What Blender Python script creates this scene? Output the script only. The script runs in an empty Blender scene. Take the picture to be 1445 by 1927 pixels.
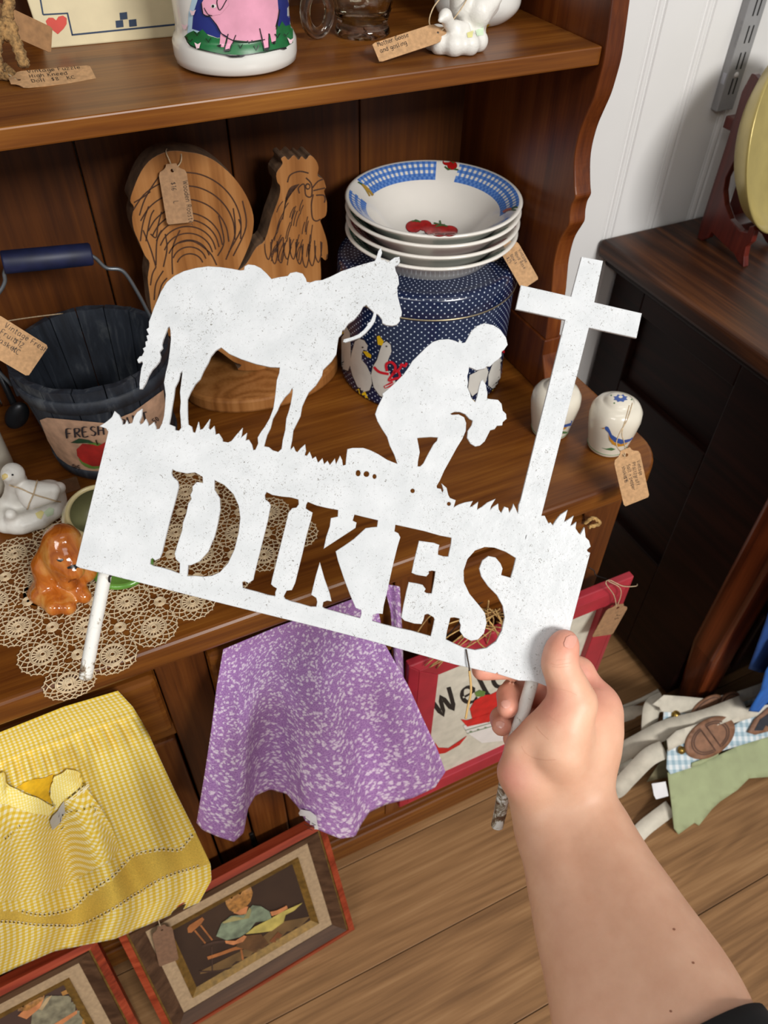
import bpy, bmesh, math, random
import numpy as np
from mathutils import Vector, Matrix
from mathutils.bvhtree import BVHTree
from mathutils.geometry import delaunay_2d_cdt
random.seed(7)
S = bpy.context.scene
COL = S.collection
# ------------------------------------------------------------------ camera
IW, IH, FPX = 1445.0, 1927.0, 1455.0
CAMZ = 1.31
def _cam_axes():
    vx = np.array([5000-IW/2, -455-IH/2, FPX]); vz = np.array([690-IW/2, 2380-IH/2, FPX])
    dn = vz/np.linalg.norm(vz)
    x = vx/np.linalg.norm(vx); x = x-dn*x.dot(dn); x /= np.linalg.norm(x)
    return np.stack([x, np.cross(-dn, x), -dn])
RW = _cam_axes()                      # photo axes (right, down, forward) -> world
CAM = np.array([0, 0, CAMZ])
def ray(px, py): return RW @ np.array([(px-IW/2)/FPX, (py-IH/2)/FPX, 1.0])
def PT(px, py, t): return CAM+ray(px, py)*t
def _pl(px, py, a, v):
    d = ray(px, py); return CAM+d*((v-CAM[a])/d[a])
def PXa(px, py, v): return _pl(px, py, 0, v)
def PY(px, py, v): return _pl(px, py, 1, v)
def PZ(px, py, v): return _pl(px, py, 2, v)
cd = bpy.data.cameras.new('camera'); cam = bpy.data.objects.new('camera', cd); COL.objects.link(cam)
cd.sensor_fit = 'AUTO'; cd.sensor_width = 36; cd.lens = FPX/IH*36; cd.clip_start = .01
m3 = Matrix([[RW[i][0], -RW[i][1], -RW[i][2]] for i in range(3)])
cam.matrix_world = Matrix.Translation(CAM) @ m3.to_4x4()
cd.dof.use_dof = True; cd.dof.focus_distance = .56; cd.dof.aperture_fstop = 14
S.camera = cam
# ------------------------------------------------------------------ world, lamps, exposure
S.view_settings.view_transform = 'Standard'; S.view_settings.look = 'None'
S.view_settings.gamma = 1; S.view_settings.use_curve_mapping = False; S.view_settings.exposure = 0.0
w = bpy.data.worlds.new('world'); S.world = w; w.use_nodes = True
w.node_tree.nodes['Background'].inputs[0].default_value = (1, .985, .97, 1)
w.node_tree.nodes['Background'].inputs[1].default_value = .30
def ceiling_lamp(loc, size, power, aim, col=(1, .98, .945)):
    l = bpy.data.lights.new('ceiling_lamp', 'AREA'); l.shape = 'RECTANGLE'; l.size, l.size_y = size
    l.energy = power; l.color = col
    o = bpy.data.objects.new('ceiling_lamp', l); o.location = loc; COL.objects.link(o)
    o.rotation_euler = (Vector(loc)-Vector(aim)).to_track_quat('Z', 'Y').to_euler(); return o
ceiling_lamp((.75, -2.2, 2.6), (1.1, .5), 92, (.45, .7, .9))
ceiling_lamp((-1.5, -.9, 2.55), (1.2, .4), 17, (.1, .6, .7))
ceiling_lamp((.4, -.3, 2.7), (1.2, .3), 4, (.4, -.2, 0))
# ------------------------------------------------------------------ node materials
def lin(c):
    r = []
    for v in c[:3]:
        v = v/255.0; r.append(v/12.92 if v <= .04045 else ((v+.055)/1.055)**2.4)
    return (*r, 1)
class NT:
    def __init__(s, name, rough=.5, metal=0, **kw):
        s.m = bpy.data.materials.new(name); s.m.use_nodes = True; s.t = s.m.node_tree
        s.b = s.t.nodes['Principled BSDF']; s.b.inputs['Roughness'].default_value = rough; s.b.inputs['Metallic'].default_value = metal
        for k, v in kw.items(): s.b.inputs[k.replace('_', ' ')].default_value = v
    def n(s, typ, **kw):
        q = s.t.nodes.new(typ)
        for k, v in kw.items(): setattr(q, k, v)
        return q
    def l(s, a, b): s.t.links.new(a, b)
    def setin(s, q, i, v):
        if hasattr(v, 'is_linked') or isinstance(v, bpy.types.NodeSocket): s.l(v, q.inputs[i])
        else: q.inputs[i].default_value = v
    def math(s, op, a, b=0.0, c=0.0):
        q = s.n('ShaderNodeMath', operation=op)
        for i, v in enumerate((a, b, c)): s.setin(q, i, v)
        return q.outputs[0]
    def coord(s, kind='Object'): return s.n('ShaderNodeTexCoord').outputs[kind]
    def mapping(s, vec, scale=(1, 1, 1), loc=(0, 0, 0), rot=(0, 0, 0)):
        q = s.n('ShaderNodeMapping'); s.l(vec, q.inputs[0]); q.inputs['Scale'].default_value = scale
        q.inputs['Location'].default_value = loc; q.inputs['Rotation'].default_value = rot; return q.outputs[0]
    def noise(s, vec, scale=5, detail=3, rough=.5, dist=0, out='Fac'):
        q = s.n('ShaderNodeTexNoise'); s.l(vec, q.inputs['Vector']); q.inputs['Scale'].default_value = scale
        q.inputs['Detail'].default_value = detail; q.inputs['Roughness'].default_value = rough; q.inputs['Distortion'].default_value = dist
        return q.outputs[out]
    def ramp(s, fac, stops):
        q = s.n('ShaderNodeValToRGB'); s.l(fac, q.inputs[0]); e = q.color_ramp.elements
        while len(e) < len(stops): e.new(.5)
        for i, (p, c) in enumerate(stops): e[i].position = p; e[i].color = lin(c)
        return q.outputs[0]
    def mix(s, f, a, b, mode='MIX'):
        q = s.n('ShaderNodeMix', data_type='RGBA', blend_type=mode)
        for sk, v in ((q.inputs[0], f), (q.inputs[6], a), (q.inputs[7], b)):
            if isinstance(v, bpy.types.NodeSocket): s.l(v, sk)
            elif isinstance(v, tuple): sk.default_value = lin(v)
            else: sk.default_value = v
        return q.outputs[2]
    def col(s, c):
        if isinstance(c, tuple): s.b.inputs['Base Color'].default_value = lin(c)
        else: s.l(c, s.b.inputs['Base Color'])
        return s
    def bump(s, h, strength=.3, dist=.001):
        q = s.n('ShaderNodeBump'); q.inputs['Strength'].default_value = strength; q.inputs['Distance'].default_value = dist
        s.l(h, q.inputs['Height']); s.l(q.outputs[0], s.b.inputs['Normal']); return s
_mc = {}
def M(c, rough=.5, metal=0, var=.12, vs=40, bump=0, **kw):
    key = (c, rough, metal, var, vs, bump, tuple(kw.items()))
    if key in _mc: return _mc[key]
    k = NT('paint_%d_%d_%d' % c[:3], rough, metal, **kw)
    if var:
        f = k.noise(k.coord(), vs, 4)
        lo = tuple(int(v*(1-var)) for v in c); hi = tuple(min(255, int(v*(1+var*.6))) for v in c)
        k.col(k.ramp(f, [(.3, lo), (.7, hi)]))
        if bump: k.bump(f, bump, .002)
    else: k.col(c)
    _mc[key] = k.m; return k.m
def wood(name, dark, mid, light, axis=0, rough=.35, freq=1.0, coat=0.0, knots=False, stretch=14, rings=70.0, ringw=.17, spec=.32):
    k = NT(name, rough, 0, Coat_Weight=coat, Coat_Roughness=.25); k.b.inputs['Specular IOR Level'].default_value = spec
    v = k.coord(); rnd = k.n('ShaderNodeObjectInfo').outputs['Random']
    off = k.n('ShaderNodeCombineXYZ'); r9 = k.math('MULTIPLY', rnd, 9.0)
    for i in range(3): k.l(r9, off.inputs[i])
    va = k.n('ShaderNodeVectorMath', operation='ADD'); k.l(v, va.inputs[0]); k.l(off.outputs[0], va.inputs[1]); v = va.outputs[0]
    sc = [30*freq]*3; sc[axis] = 30*freq/stretch
    base = k.noise(k.mapping(v, tuple(sc)), 1, 5, .6, 1.2)
    sc2 = [260*freq]*3; sc2[axis] = 8*freq
    fine = k.noise(k.mapping(v, tuple(sc2)), 1, 3, .6, .3)
    sc3 = [9*freq]*3; sc3[axis] = .75*freq
    n1 = k.noise(k.mapping(v, tuple(sc3)), 1, 2, .45, .3)
    ring = k.math('ADD', k.math('MULTIPLY', k.math('SINE', k.math('MULTIPLY', n1, rings)), .5), .5)
    f = k.math('ADD', k.math('MULTIPLY', base, .42), k.math('MULTIPLY', fine, .40))
    f = k.math('ADD', f, k.math('MULTIPLY', ring, ringw))
    f = k.math('ADD', f, k.math('MULTIPLY', k.math('SUBTRACT', rnd, .5), .06))
    c = k.ramp(f, [(.3, dark), (.5, mid), (.72, light)])
    if knots:
        vo = k.n('ShaderNodeTexVoronoi'); s4 = [9.0]*3; s4[axis] = 4.0
        k.l(k.mapping(v, tuple(s4)), vo.inputs['Vector']); vo.inputs['Scale'].default_value = 1
        kf = k.math('SMOOTH_MIN', k.math('MULTIPLY', vo.outputs['Distance'], 8.0), 1.0, .3)
        c = k.mix(kf, tuple(int(q*.35) for q in dark), c)
    k.col(c); k.bump(f, .12, .0006)
    return k.m
# ------------------------------------------------------------------ object helpers
ROOTLOC = {}
def _top(o):
    while o.parent: o = o.parent
    return o
def tag(o, label, cat=None, group=None, kind=None):
    o['label'] = label
    if cat: o['category'] = cat
    if group: o['group'] = group
    if kind: o['kind'] = kind
    return o
def thing(name, loc, label, cat, group=None):
    o = bpy.data.objects.new(name, None); o.location = loc; o.empty_display_size = .03; COL.objects.link(o)
    ROOTLOC[o.name] = np.array(loc, float); return tag(o, label, cat, group)
def ob(name, V, F, mats, parent=None, smooth=False, fm=None, uv=None, loc=None):
    """V in world coordinates; parts are stored relative to their thing's base."""
    V = np.array(V, float).reshape(-1, 3)
    if parent is not None: base = ROOTLOC[_top(parent).name]
    else: base = np.array(loc, float) if loc is not None else np.array([(V[:, 0].min()+V[:, 0].max())/2, (V[:, 1].min()+V[:, 1].max())/2, V[:, 2].min()])
    me = bpy.data.meshes.new(name); me.from_pydata((V-base).tolist(), [], [tuple(int(i) for i in f) for f in F])
    for m_ in (mats if isinstance(mats, (list, tuple)) else [mats]): me.materials.append(m_)
    if fm is not None:
        for p, i in zip(me.polygons, fm): p.material_index = i
    if smooth:
        for p in me.polygons: p.use_smooth = True
    if uv is not None:
        ul = me.uv_layers.new(name='UVMap')
        for lp in me.loops: ul.data[lp.index].uv = uv[lp.vertex_index]
    me.update()
    o = bpy.data.objects.new(name, me); COL.objects.link(o)
    if parent is not None: o.parent = parent
    else: o.location = base; ROOTLOC[o.name] = base
    return o
def fixn(o):
    bm = bmesh.new(); bm.from_mesh(o.data); bmesh.ops.recalc_face_normals(bm, faces=bm.faces); bm.to_mesh(o.data); bm.free(); return o
def bevel(o, wd=.001, seg=2):
    b = o.modifiers.new('bevel', 'BEVEL'); b.width = wd; b.segments = seg; b.limit_method = 'ANGLE'; b.angle_limit = .6
    return o
BF = [(0, 3, 2, 1), (4, 5, 6, 7), (0, 1, 5, 4), (1, 2, 6, 5), (2, 3, 7, 6), (3, 0, 4, 7)]
def boxv(a, b):
    (x0, y0, z0), (x1, y1, z1) = a, b
    return [(x0, y0, z0), (x1, y0, z0), (x1, y1, z0), (x0, y1, z0), (x0, y0, z1), (x1, y0, z1), (x1, y1, z1), (x0, y1, z1)]
def box(name, a, b, mat, parent=None, bv=.0012):
    o = ob(name, boxv(a, b), BF, mat, parent)
    if bv: bevel(o, bv)
    return o
def prism(name, pts, axis_vec, mat, parent=None, bv=0, smooth=False):
    """closed 3-D polygon pts swept by axis_vec"""
    P = np.array(pts, float); n = len(P); V = np.concatenate([P, P+np.array(axis_vec)])
    F = [tuple(range(n)), tuple(range(2*n-1, n-1, -1))]+[(i, i+n, (i+1) % n+n, (i+1) % n) for i in range(n)]
    o = fixn(ob(name, V, F, mat, parent, smooth))
    if bv: bevel(o, bv)
    return o
def lathe_vf(prof, c, n=48, uvs=False, axis=None):
    """prof list of (r, z) relative to c"""
    A = np.linspace(0, 2*np.pi, n, endpoint=False); V = []; F = []; U = []
    for r, z in prof:
        for a in A: V.append((r*math.cos(a), r*math.sin(a), z)); U.append((a/(2*np.pi), z))
    for j in range(len(prof)-1):
        for i in range(n): F.append((j*n+i, j*n+(i+1) % n, (j+1)*n+(i+1) % n, (j+1)*n+i))
    V = np.array(V)
    if axis is not None:
        q = Vector((0, 0, 1)).rotation_difference(Vector(axis)).to_matrix(); V = V @ np.array(q).T
    return V+np.array(c), F
def lathe(name, prof, c, mat, parent=None, n=48, axis=None, fm=None, smooth=True):
    V, F = lathe_vf(prof, c, n, axis=axis)
    o = ob(name, V, F, mat, parent, smooth, fm); return o
def tube_vf(path, rad, n=8, close=False):
    P = [np.array(p, float) for p in path]; m = len(P); V = []; F = []
    if np.isscalar(rad): rad = [rad]*m
    up = np.array([.13, .31, .94]); prev = None
    for i in range(m):
        a = P[(i-1) % m] if (close or i > 0) else P[i]; b = P[(i+1) % m] if (close or i < m-1) else P[i]
        t = b-a; t = t/(np.linalg.norm(t)+1e-12)
        u = prev if prev is not None else np.cross(t, up)
        u = u-t*u.dot(t)
        if np.linalg.norm(u) < 1e-6: u = np.cross(t, [1, 0, 0])
        u /= np.linalg.norm(u); prev = u; v = np.cross(t, u)
        for k in range(n):
            an = 2*np.pi*k/n; V.append(P[i]+rad[i]*(u*math.cos(an)+v*math.sin(an)))
    for i in range(m if close else m-1):
        j = (i+1) % m
        for k in range(n): F.append((i*n+k, i*n+(k+1) % n, j*n+(k+1) % n, j*n+k))
    if not close: F += [tuple(range(n-1, -1, -1)), tuple((m-1)*n+k for k in range(n))]
    return V, F
def tube(name, path, rad, mat, parent=None, n=8, close=False):
    V, F = tube_vf(path, rad, n, close); return ob(name, V, F, mat, parent, True)
def join_vf(parts):
    V = []; F = []
    for v, f in parts:
        o = len(V); V += [tuple(p) for p in v]; F += [tuple(i+o for i in q) for q in f]
    return V, F
def spline(pts, n=8, close=False):
    P = [np.array(p, float) for p in pts]; m = len(P); out = []
    for i in range(m if close else m-1):
        p0 = P[(i-1) % m] if (close or i > 0) else P[i]; p1 = P[i]; p2 = P[(i+1) % m]; p3 = P[(i+2) % m] if (close or i < m-2) else P[i+1]
        for s in range(n):
            t = s/n; out.append(.5*((2*p1)+(-p0+p2)*t+(2*p0-5*p1+4*p2-p3)*t*t+(-p0+3*p1-3*p2+p3)*t**3))
    if not close: out.append(P[-1])
    return out
# extruded flat shape with holes: outline and holes in 2-D, placed on origin o0 with axes ex, ey and thickness along ez
def plate(name, loops, o0, ex, ey, ez, th, mat, parent=None, bev=0.0):
    cu = bpy.data.curves.new('tmp', 'CURVE'); cu.dimensions = '2D'; cu.fill_mode = 'BOTH'; cu.extrude = th/2-bev; cu.bevel_depth = bev; cu.bevel_resolution = 0
    for L in loops:
        sp = cu.splines.new('POLY'); sp.points.add(len(L)-1); sp.use_cyclic_u = True
        for i, p in enumerate(L): sp.points[i].co = (p[0], p[1], 0, 1)
    t = bpy.data.objects.new('tmp', cu); COL.objects.link(t)
    dg = bpy.context.evaluated_depsgraph_get(); me = bpy.data.meshes.new_from_object(t.evaluated_get(dg))
    V = np.array([v.co for v in me.vertices]); F = [tuple(p.vertices) for p in me.polygons]
    bpy.data.objects.remove(t); bpy.data.curves.remove(cu); bpy.data.meshes.remove(me)
    W = np.array(o0)+V[:, :1]*np.array(ex)+V[:, 1:2]*np.array(ey)+V[:, 2:3]*np.array(ez)
    o = ob(name, W, F, mat, parent)
    bm = bmesh.new(); bm.from_mesh(o.data); bmesh.ops.remove_doubles(bm, verts=bm.verts, dist=1e-5); bmesh.ops.recalc_face_normals(bm, faces=bm.faces); bm.to_mesh(o.data); bm.free()
    return o
# ------------------------------------------------------------------ blobs: smooth union of round cones and ellipsoids, meshed with surface nets
def blob(groups, voxel, k=.006):
    """groups: list of lists of prims; prims inside a group blend with k, each group then blends hard with the rest unless its first item is a number (its own k)"""
    lo = np.full(3, 1e9); hi = -lo
    def bb(p):
        if p[0] == 'c': a, b, r = np.minimum(p[1], p[2]), np.maximum(p[1], p[2]), max(p[3], p[4])
        else: a = b = np.array(p[1]); r = max(p[2])
        return np.array(a)-r, np.array(b)+r
    for g in groups:
        for p in g:
            if isinstance(p, tuple): a, b = bb(p); lo = np.minimum(lo, a); hi = np.maximum(hi, b)
    lo -= 3*voxel; hi += 3*voxel; N = np.ceil((hi-lo)/voxel).astype(int)+1
    ax = [lo[i]+voxel*np.arange(N[i]) for i in range(3)]
    D = np.full(N, .05, np.float32)
    def smin(a, b, kk):
        if kk <= 0: return np.minimum(a, b)
        h = np.maximum(kk-np.abs(a-b), 0)/kk; return np.minimum(a, b)-h*h*kk*.25
    for g in groups:
        kk = k
        if not isinstance(g[0], tuple): kk = g[0]; g = g[1:]
        for p in g:
            a, b = bb(p); mg = kk+4*voxel
            i0 = np.clip(np.floor((a-mg-lo)/voxel).astype(int), 0, N-1); i1 = np.clip(np.ceil((b+mg-lo)/voxel).astype(int)+1, 1, N)
            X, Y, Z = np.meshgrid(*[ax[i][i0[i]:i1[i]] for i in range(3)], indexing='ij')
            Q = np.stack([X, Y, Z], -1)
            if p[0] == 'c':
                A = np.array(p[1]); AB = np.array(p[2])-A; t = np.clip(((Q-A)@AB)/(AB@AB+1e-12), 0, 1)
                d = np.linalg.norm(Q-A-t[..., None]*AB, axis=-1)-(p[3]+(p[4]-p[3])*t)
            else:
                q = Q-np.array(p[1])
                if len(p) > 3: q = q @ np.array(p[3])
                R = np.array(p[2]); s = np.linalg.norm(q/R, axis=-1); s2 = np.linalg.norm(q/(R*R), axis=-1)
                d = s*(s-1)/np.maximum(s2, 1e-6)
            sl = tuple(slice(i0[i], i1[i]) for i in range(3)); D[sl] = smin(D[sl], d.astype(np.float32), kk)
    # surface nets
    ins = D < 0
    c = np.zeros(N-1, int); off = [(i, j, l) for i in (0, 1) for j in (0, 1) for l in (0, 1)]
    def sub(A, o): return A[o[0]:A.shape[0]-1+o[0], o[1]:A.shape[1]-1+o[1], o[2]:A.shape[2]-1+o[2]]
    for o in off: c += sub(ins, o)
    act = (c > 0) & (c < 8); idx = np.full(N-1, -1); cells = np.argwhere(act); idx[act] = np.arange(len(cells))
    acc = np.zeros((len(cells), 3)); cnt = np.zeros(len(cells))
    for a in range(3):
        for o in off:
            if o[a]: continue
            o2 = list(o); o2[a] = 1
            d0 = sub(D, o)[act]; d1 = sub(D, o2)[act]; x = (d0 < 0) != (d1 < 0)
            t = np.where(x, d0/np.where(x, d0-d1, 1), 0)
            for q in range(3): acc[:, q] += np.where(x, t if q == a else o[q], 0)
            cnt += x
    V = lo+voxel*(cells+acc/cnt[:, None]); F = []
    for a in range(3):
        s0 = [slice(0, None)]*3; s1 = [slice(0, None)]*3; s0[a] = slice(0, -1); s1[a] = slice(1, None)
        e = ins[tuple(s0)] != ins[tuple(s1)]; flip = ins[tuple(s0)]
        b, d = (a+1) % 3, (a+2) % 3
        E = np.argwhere(e); E = E[(E[:, b] > 0) & (E[:, d] > 0)]
        fl = flip[tuple(E.T)]
        def ci(db, dd):
            T = E.copy(); T[:, b] -= db; T[:, d] -= dd; return idx[tuple(T.T)]
        q = np.stack([ci(0, 0), ci(1, 0), ci(1, 1), ci(0, 1)], 1)
        q = np.where(fl[:, None], q, q[:, ::-1]); F.append(q)
    return V, np.concatenate(F)
def relax(V, F, it=2, lam=.5):
    V = V.copy(); n = len(V)
    for _ in range(it):
        s = np.zeros_like(V); c = np.zeros(n)
        for a, b in ((0, 1), (1, 2), (2, 3), (3, 0)):
            np.add.at(s, F[:, a], V[F[:, b]]); np.add.at(c, F[:, a], 1)
            np.add.at(s, F[:, b], V[F[:, a]]); np.add.at(c, F[:, b], 1)
        V += lam*(s/c[:, None]-V)
    return V
def blob_ob(name, groups, voxel, mat, parent=None, k=.006, it=2):
    V, F = blob(groups, voxel, k); V = relax(V, F, it); o = ob(name, V, F, mat, parent, True); return o, V, F
# ------------------------------------------------------------------ painted decoration that lies on a surface
def bvh_of(o):
    me = o.data; b = ROOTLOC[_top(o).name]
    return BVHTree.FromPolygons([Vector(np.array(v.co)+b) for v in me.vertices], [tuple(p.vertices) for p in me.polygons])
def cast(bvh, px, py, off):
    d = Vector(ray(px, py)).normalized(); h = bvh.ray_cast(Vector(CAM), d)
    if h[0] is None: return None
    n = h[1] if h[1].dot(d) < 0 else -h[1]
    return h[0]+n*off
def inpoly(P, x, y):
    c = False; n = len(P); j = n-1
    for i in range(n):
        if (P[i][1] > y) != (P[j][1] > y) and x < (P[j][0]-P[i][0])*(y-P[i][1])/(P[j][1]-P[i][1])+P[i][0]: c = not c
        j = i
    return c
def cdt(poly, step):
    P = [(float(p[0]), float(p[1])) for p in poly]; Q = []
    n = len(P)
    for i in range(n):
        a, b = P[i], P[(i+1) % n]; m_ = max(1, int(math.hypot(b[0]-a[0], b[1]-a[1])/step))
        for s in range(m_): Q.append((a[0]+(b[0]-a[0])*s/m_, a[1]+(b[1]-a[1])*s/m_))
    n = len(Q); E = [(i, (i+1) % n) for i in range(n)]
    xs = [p[0] for p in Q]; ys = [p[1] for p in Q]; G = []
    x = min(xs)+step*.5
    while x < max(xs):
        y = min(ys)+step*.5
        while y < max(ys):
            if inpoly(Q, x, y): G.append((x, y))
            y += step
        x += step
    r = delaunay_2d_cdt([Vector(p) for p in Q+G], E, [], 1, 1e-6)
    V = [tuple(v) for v in r[0]]; F = []
    for f in r[2]:
        cx = sum(V[i][0] for i in f)/len(f); cy = sum(V[i][1] for i in f)/len(f)
        if inpoly(Q, cx, cy): F.append(tuple(f))
    return V, F
def paint(name, items, surf, parent, step=7, lift=.0003):
    """items: (polygon in picture coordinates, material, layer); surf: BVH. The shape is laid on the surface."""
    V = []; F = []; FM = []; mats = []
    for poly, mt, layer in items:
        if mt not in mats: mats.append(mt)
        v2, f2 = cdt(poly, step); mp = []
        for p in v2:
            h = cast(surf, p[0], p[1], lift*(1+layer))
            if h is None: mp.append(-1)
            else: mp.append(len(V)); V.append(tuple(h))
        for f in f2:
            if all(mp[i] >= 0 for i in f): F.append(tuple(mp[i] for i in f)); FM.append(mats.index(mt))
    if not F: return None
    return ob(name, V, F, mats, parent, True, FM)
def ribbon2(pts, wd, nib=None):
    """2-D polyline -> polygon of given width (nib: calligraphic angle)"""
    P = [np.array(p, float) for p in pts]; L = []; R = []
    for i in range(len(P)):
        t = P[min(i+1, len(P)-1)]-P[max(i-1, 0)]; t /= (np.linalg.norm(t)+1e-9); n = np.array([-t[1], t[0]])
        h = wd*.5
        if nib is not None: h = wd*.5*(.28+.72*abs(n[0]*math.cos(nib)+n[1]*math.sin(nib)))
        e = 1.0
        L.append(P[i]+n*h*e); R.append(P[i]-n*h*e)
    return L+R[::-1]
def ell(cx, cy, rx, ry, rot=0, n=20, a0=0, a1=2*math.pi):
    c, s = math.cos(rot), math.sin(rot); r = []
    for i in range(n):
        a = a0+(a1-a0)*i/(n if abs(a1-a0) > 6.2 else n-1); x, y = rx*math.cos(a), ry*math.sin(a); r.append((cx+x*c-y*s, cy+x*s+y*c))
    return r
def cr(pts, sc, ox, oy): return [(ox+x/sc, oy+y/sc) for x, y in pts]
# ------------------------------------------------------------------ single-stroke handwriting
_G = {
'a': '3,3.5 2,4 .6,3.4 .3,1.5 1,0 2.2,.5 3,2.5|3,4 3,1 3.6,0', 'b': '.3,6 .3,0|.3,2.5 1.5,4 3,3 3,1 1.6,0 .3,.8', 'c': '3,3.3 1.8,4 .4,3 .4,1 1.7,0 3,.7', 'd': '3,3.2 1.7,4 .4,3 .4,1 1.5,0 3,1|3,6 3,0',
'e': '.4,2 3,2.3 2.4,3.8 1.2,3.9 .4,2.5 .6,.8 1.8,0 3,.6', 'f': '3,5.6 2,6 1.2,5 1.2,0|.2,3.8 2.6,3.8', 'g': '3,3.5 1.6,4 .4,2.8 .6,1 2,.6 3,2|3,4 3,-1 2,-2 .5,-1.5', 'h': '.3,6 .3,0|.3,2.6 1.6,4 2.8,3.2 2.9,0',
'i': '1,4 1,0|1,5.3 1.15,5.5', 'k': '.3,6 .3,0|2.8,3.8 .3,1.8|1,2.3 3,0', 'l': '.8,6 .8,.5 1.4,0', 'm': '.2,4 .2,0|.2,2.8 1,4 1.7,3 1.7,0|1.7,2.8 2.6,4 3.4,3 3.5,0', 'n': '.3,4 .3,0|.3,2.6 1.6,4 2.8,3.2 2.9,0',
'o': '1.7,4 .4,3 .4,1 1.6,0 3,1 3,3 1.7,4', 'p': '.3,4 .3,-2|.3,2.6 1.6,4 3,3 3,1 1.6,0 .3,.8', 'r': '.3,4 .3,0|.3,2.4 1.4,3.9 2.6,3.7', 's': '2.8,3.5 1.4,4 .5,3 2.6,1.4 2,.1 .3,.4', 't': '1.2,5.6 1.2,.6 2,0 2.6,.4|.2,4 2.4,4',
'u': '.3,4 .4,.8 1.5,0 2.8,1.2|2.9,4 2.9,0', 'v': '.2,4 1.5,0 2.9,4', 'w': '.1,4 .9,0 1.7,3 2.6,0 3.4,4', 'y': '.3,4 1.6,.5|3,4 1.2,-2', 'z': '.3,4 2.9,4 .3,0 3,0',
'B': '.3,6 .3,0|.3,6 2.4,5.6 2.4,3.6 .3,3.2|.3,3.2 3,2.6 3,.6 .3,0', 'C': '3.4,5.2 1.8,6 .4,4.4 .4,1.6 1.8,0 3.4,.8', 'D': '.4,6 .4,0|.4,6 2.6,5.4 3.4,3 2.6,.6 .4,0', 'E': '3,6 .4,6 .4,0 3.1,0|.4,3.1 2.4,3.1', 'F': '3.2,6 .4,6 .4,0|.4,3.1 2.5,3.1',
'G': '3.3,5.2 1.8,6 .4,4.4 .4,1.6 1.8,0 3.3,.8 3.3,2.6 2.1,2.6', 'H': '.3,6 .3,0|3.1,6 3.1,0|.3,3 3.1,3', 'I': '1,6 1,0', 'J': '2.6,6 2.6,1 1.4,0 .3,1', 'K': '.4,6 .4,0|3.2,6 .4,2.6|1.2,3.4 3.3,0', 'L': '.5,6 .5,0 3,0', 'M': '.2,0 .5,6 2,2.4 3.5,6 3.8,0',
'N': '.3,0 .3,6 3.1,0 3.1,6', 'O': '1.8,6 .4,4.4 .4,1.6 1.8,0 3.2,1.6 3.2,4.4 1.8,6', 'P': '.4,6 .4,0|.4,6 2.8,5.6 2.8,3.4 .4,2.9', 'R': '.4,6 .4,0|.4,6 2.8,5.6 2.7,3.5 .4,3|1.4,3 3.2,0', 'S': '3,5.3 1.6,6 .5,4.8 1.4,3.4 2.9,1.8 2,.1 .3,.7',
'T': '.1,6 3.5,6|1.8,6 1.8,0', 'U': '.3,6 .3,1.4 1.7,0 3.1,1.4 3.1,6', 'V': '.1,6 1.7,0 3.4,6', 'W': '0,6 1,0 2.1,5 3.2,0 4.3,6', '$': '2.9,4.6 1.6,5.2 .5,4.2 2.8,2 1.8,.7 .3,1.2|1.7,6 1.5,-.2', '&': '3.2,0 .9,4.6 1.6,5.8 2.4,4.8 .5,1.6 1.4,.1 3.2,2', '+': '1.6,4 1.6,.8|.2,2.4 3,2.4',
'0': '1.7,6 .4,3 1.7,0 3,3 1.7,6', '1': '.6,4.8 1.5,6 1.5,0', '2': '.5,4.8 1.6,6 2.8,4.6 .4,0 3,0', '5': '2.8,6 .7,6 .5,3.4 2.2,3.6 2.9,1.8 1.6,0 .3,.6', '6': '2.6,5.8 .8,3.6 .5,1.2 1.7,0 2.9,1.2 2,2.8 .6,2', '8': '1.7,3.2 .6,4.6 1.7,6 2.8,4.6 .5,1.4 1.7,0 2.9,1.4 1.7,3.2', '-': '.4,2.6 2.8,2.6', "'": '.8,6 .7,5', '.': '.8,.3 .8,0', ' ': ''}
def strokes(text, wob=.12):
    """-> list of polylines in letter units, total width"""
    x = 0; out = []
    for ch in text:
        g = _G.get(ch, '')
        w_ = 1.6
        for st in g.split('|'):
            if not st: continue
            p = [tuple(float(q) for q in a.split(',')) for a in st.split()]
            w_ = max(w_, max(q[0] for q in p))
            out.append([(x+a+random.uniform(-wob, wob), b+random.uniform(-wob, wob)) for a, b in p])
        x += w_+1.2
    return out, x
INK = M((38, 30, 28), .6, var=0)
def write3(lines, o0, ex, ey, h, parent, ink=INK, wd=.09, name='handwriting', lift=None, wob=.15, sp=9.0):
    """handwritten lines starting at o0, running along ex, letters up along ey; h = letter height"""
    u = h/6.0; parts = []; ez = np.cross(ex, ey) if lift is None else np.array(lift)
    for j, tx in enumerate(lines):
        if isinstance(tx, tuple): tx, dx, dy = tx
        else: dx, dy = 0, -j*sp
        for st in strokes(tx, wob)[0]:
            st = [tuple(p) for p in spline(st, 3)] if len(st) > 2 else st
            r = ribbon2(st, 6*wd); n = len(r)
            V = [np.array(o0)+np.array(ex)*u*(p[0]+dx)+np.array(ey)*u*(p[1]+dy)+ez for p in r]
            parts.append((V, [(i, i+1, n-2-i, n-1-i) for i in range(n//2-1)]))
    V, F = join_vf(parts); return ob(name, V, F, ink, parent)
KRAFT = M((186, 146, 104), .85, var=.1, vs=300)
STRING = M((196, 172, 138), .9, var=.15, vs=400)
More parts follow.
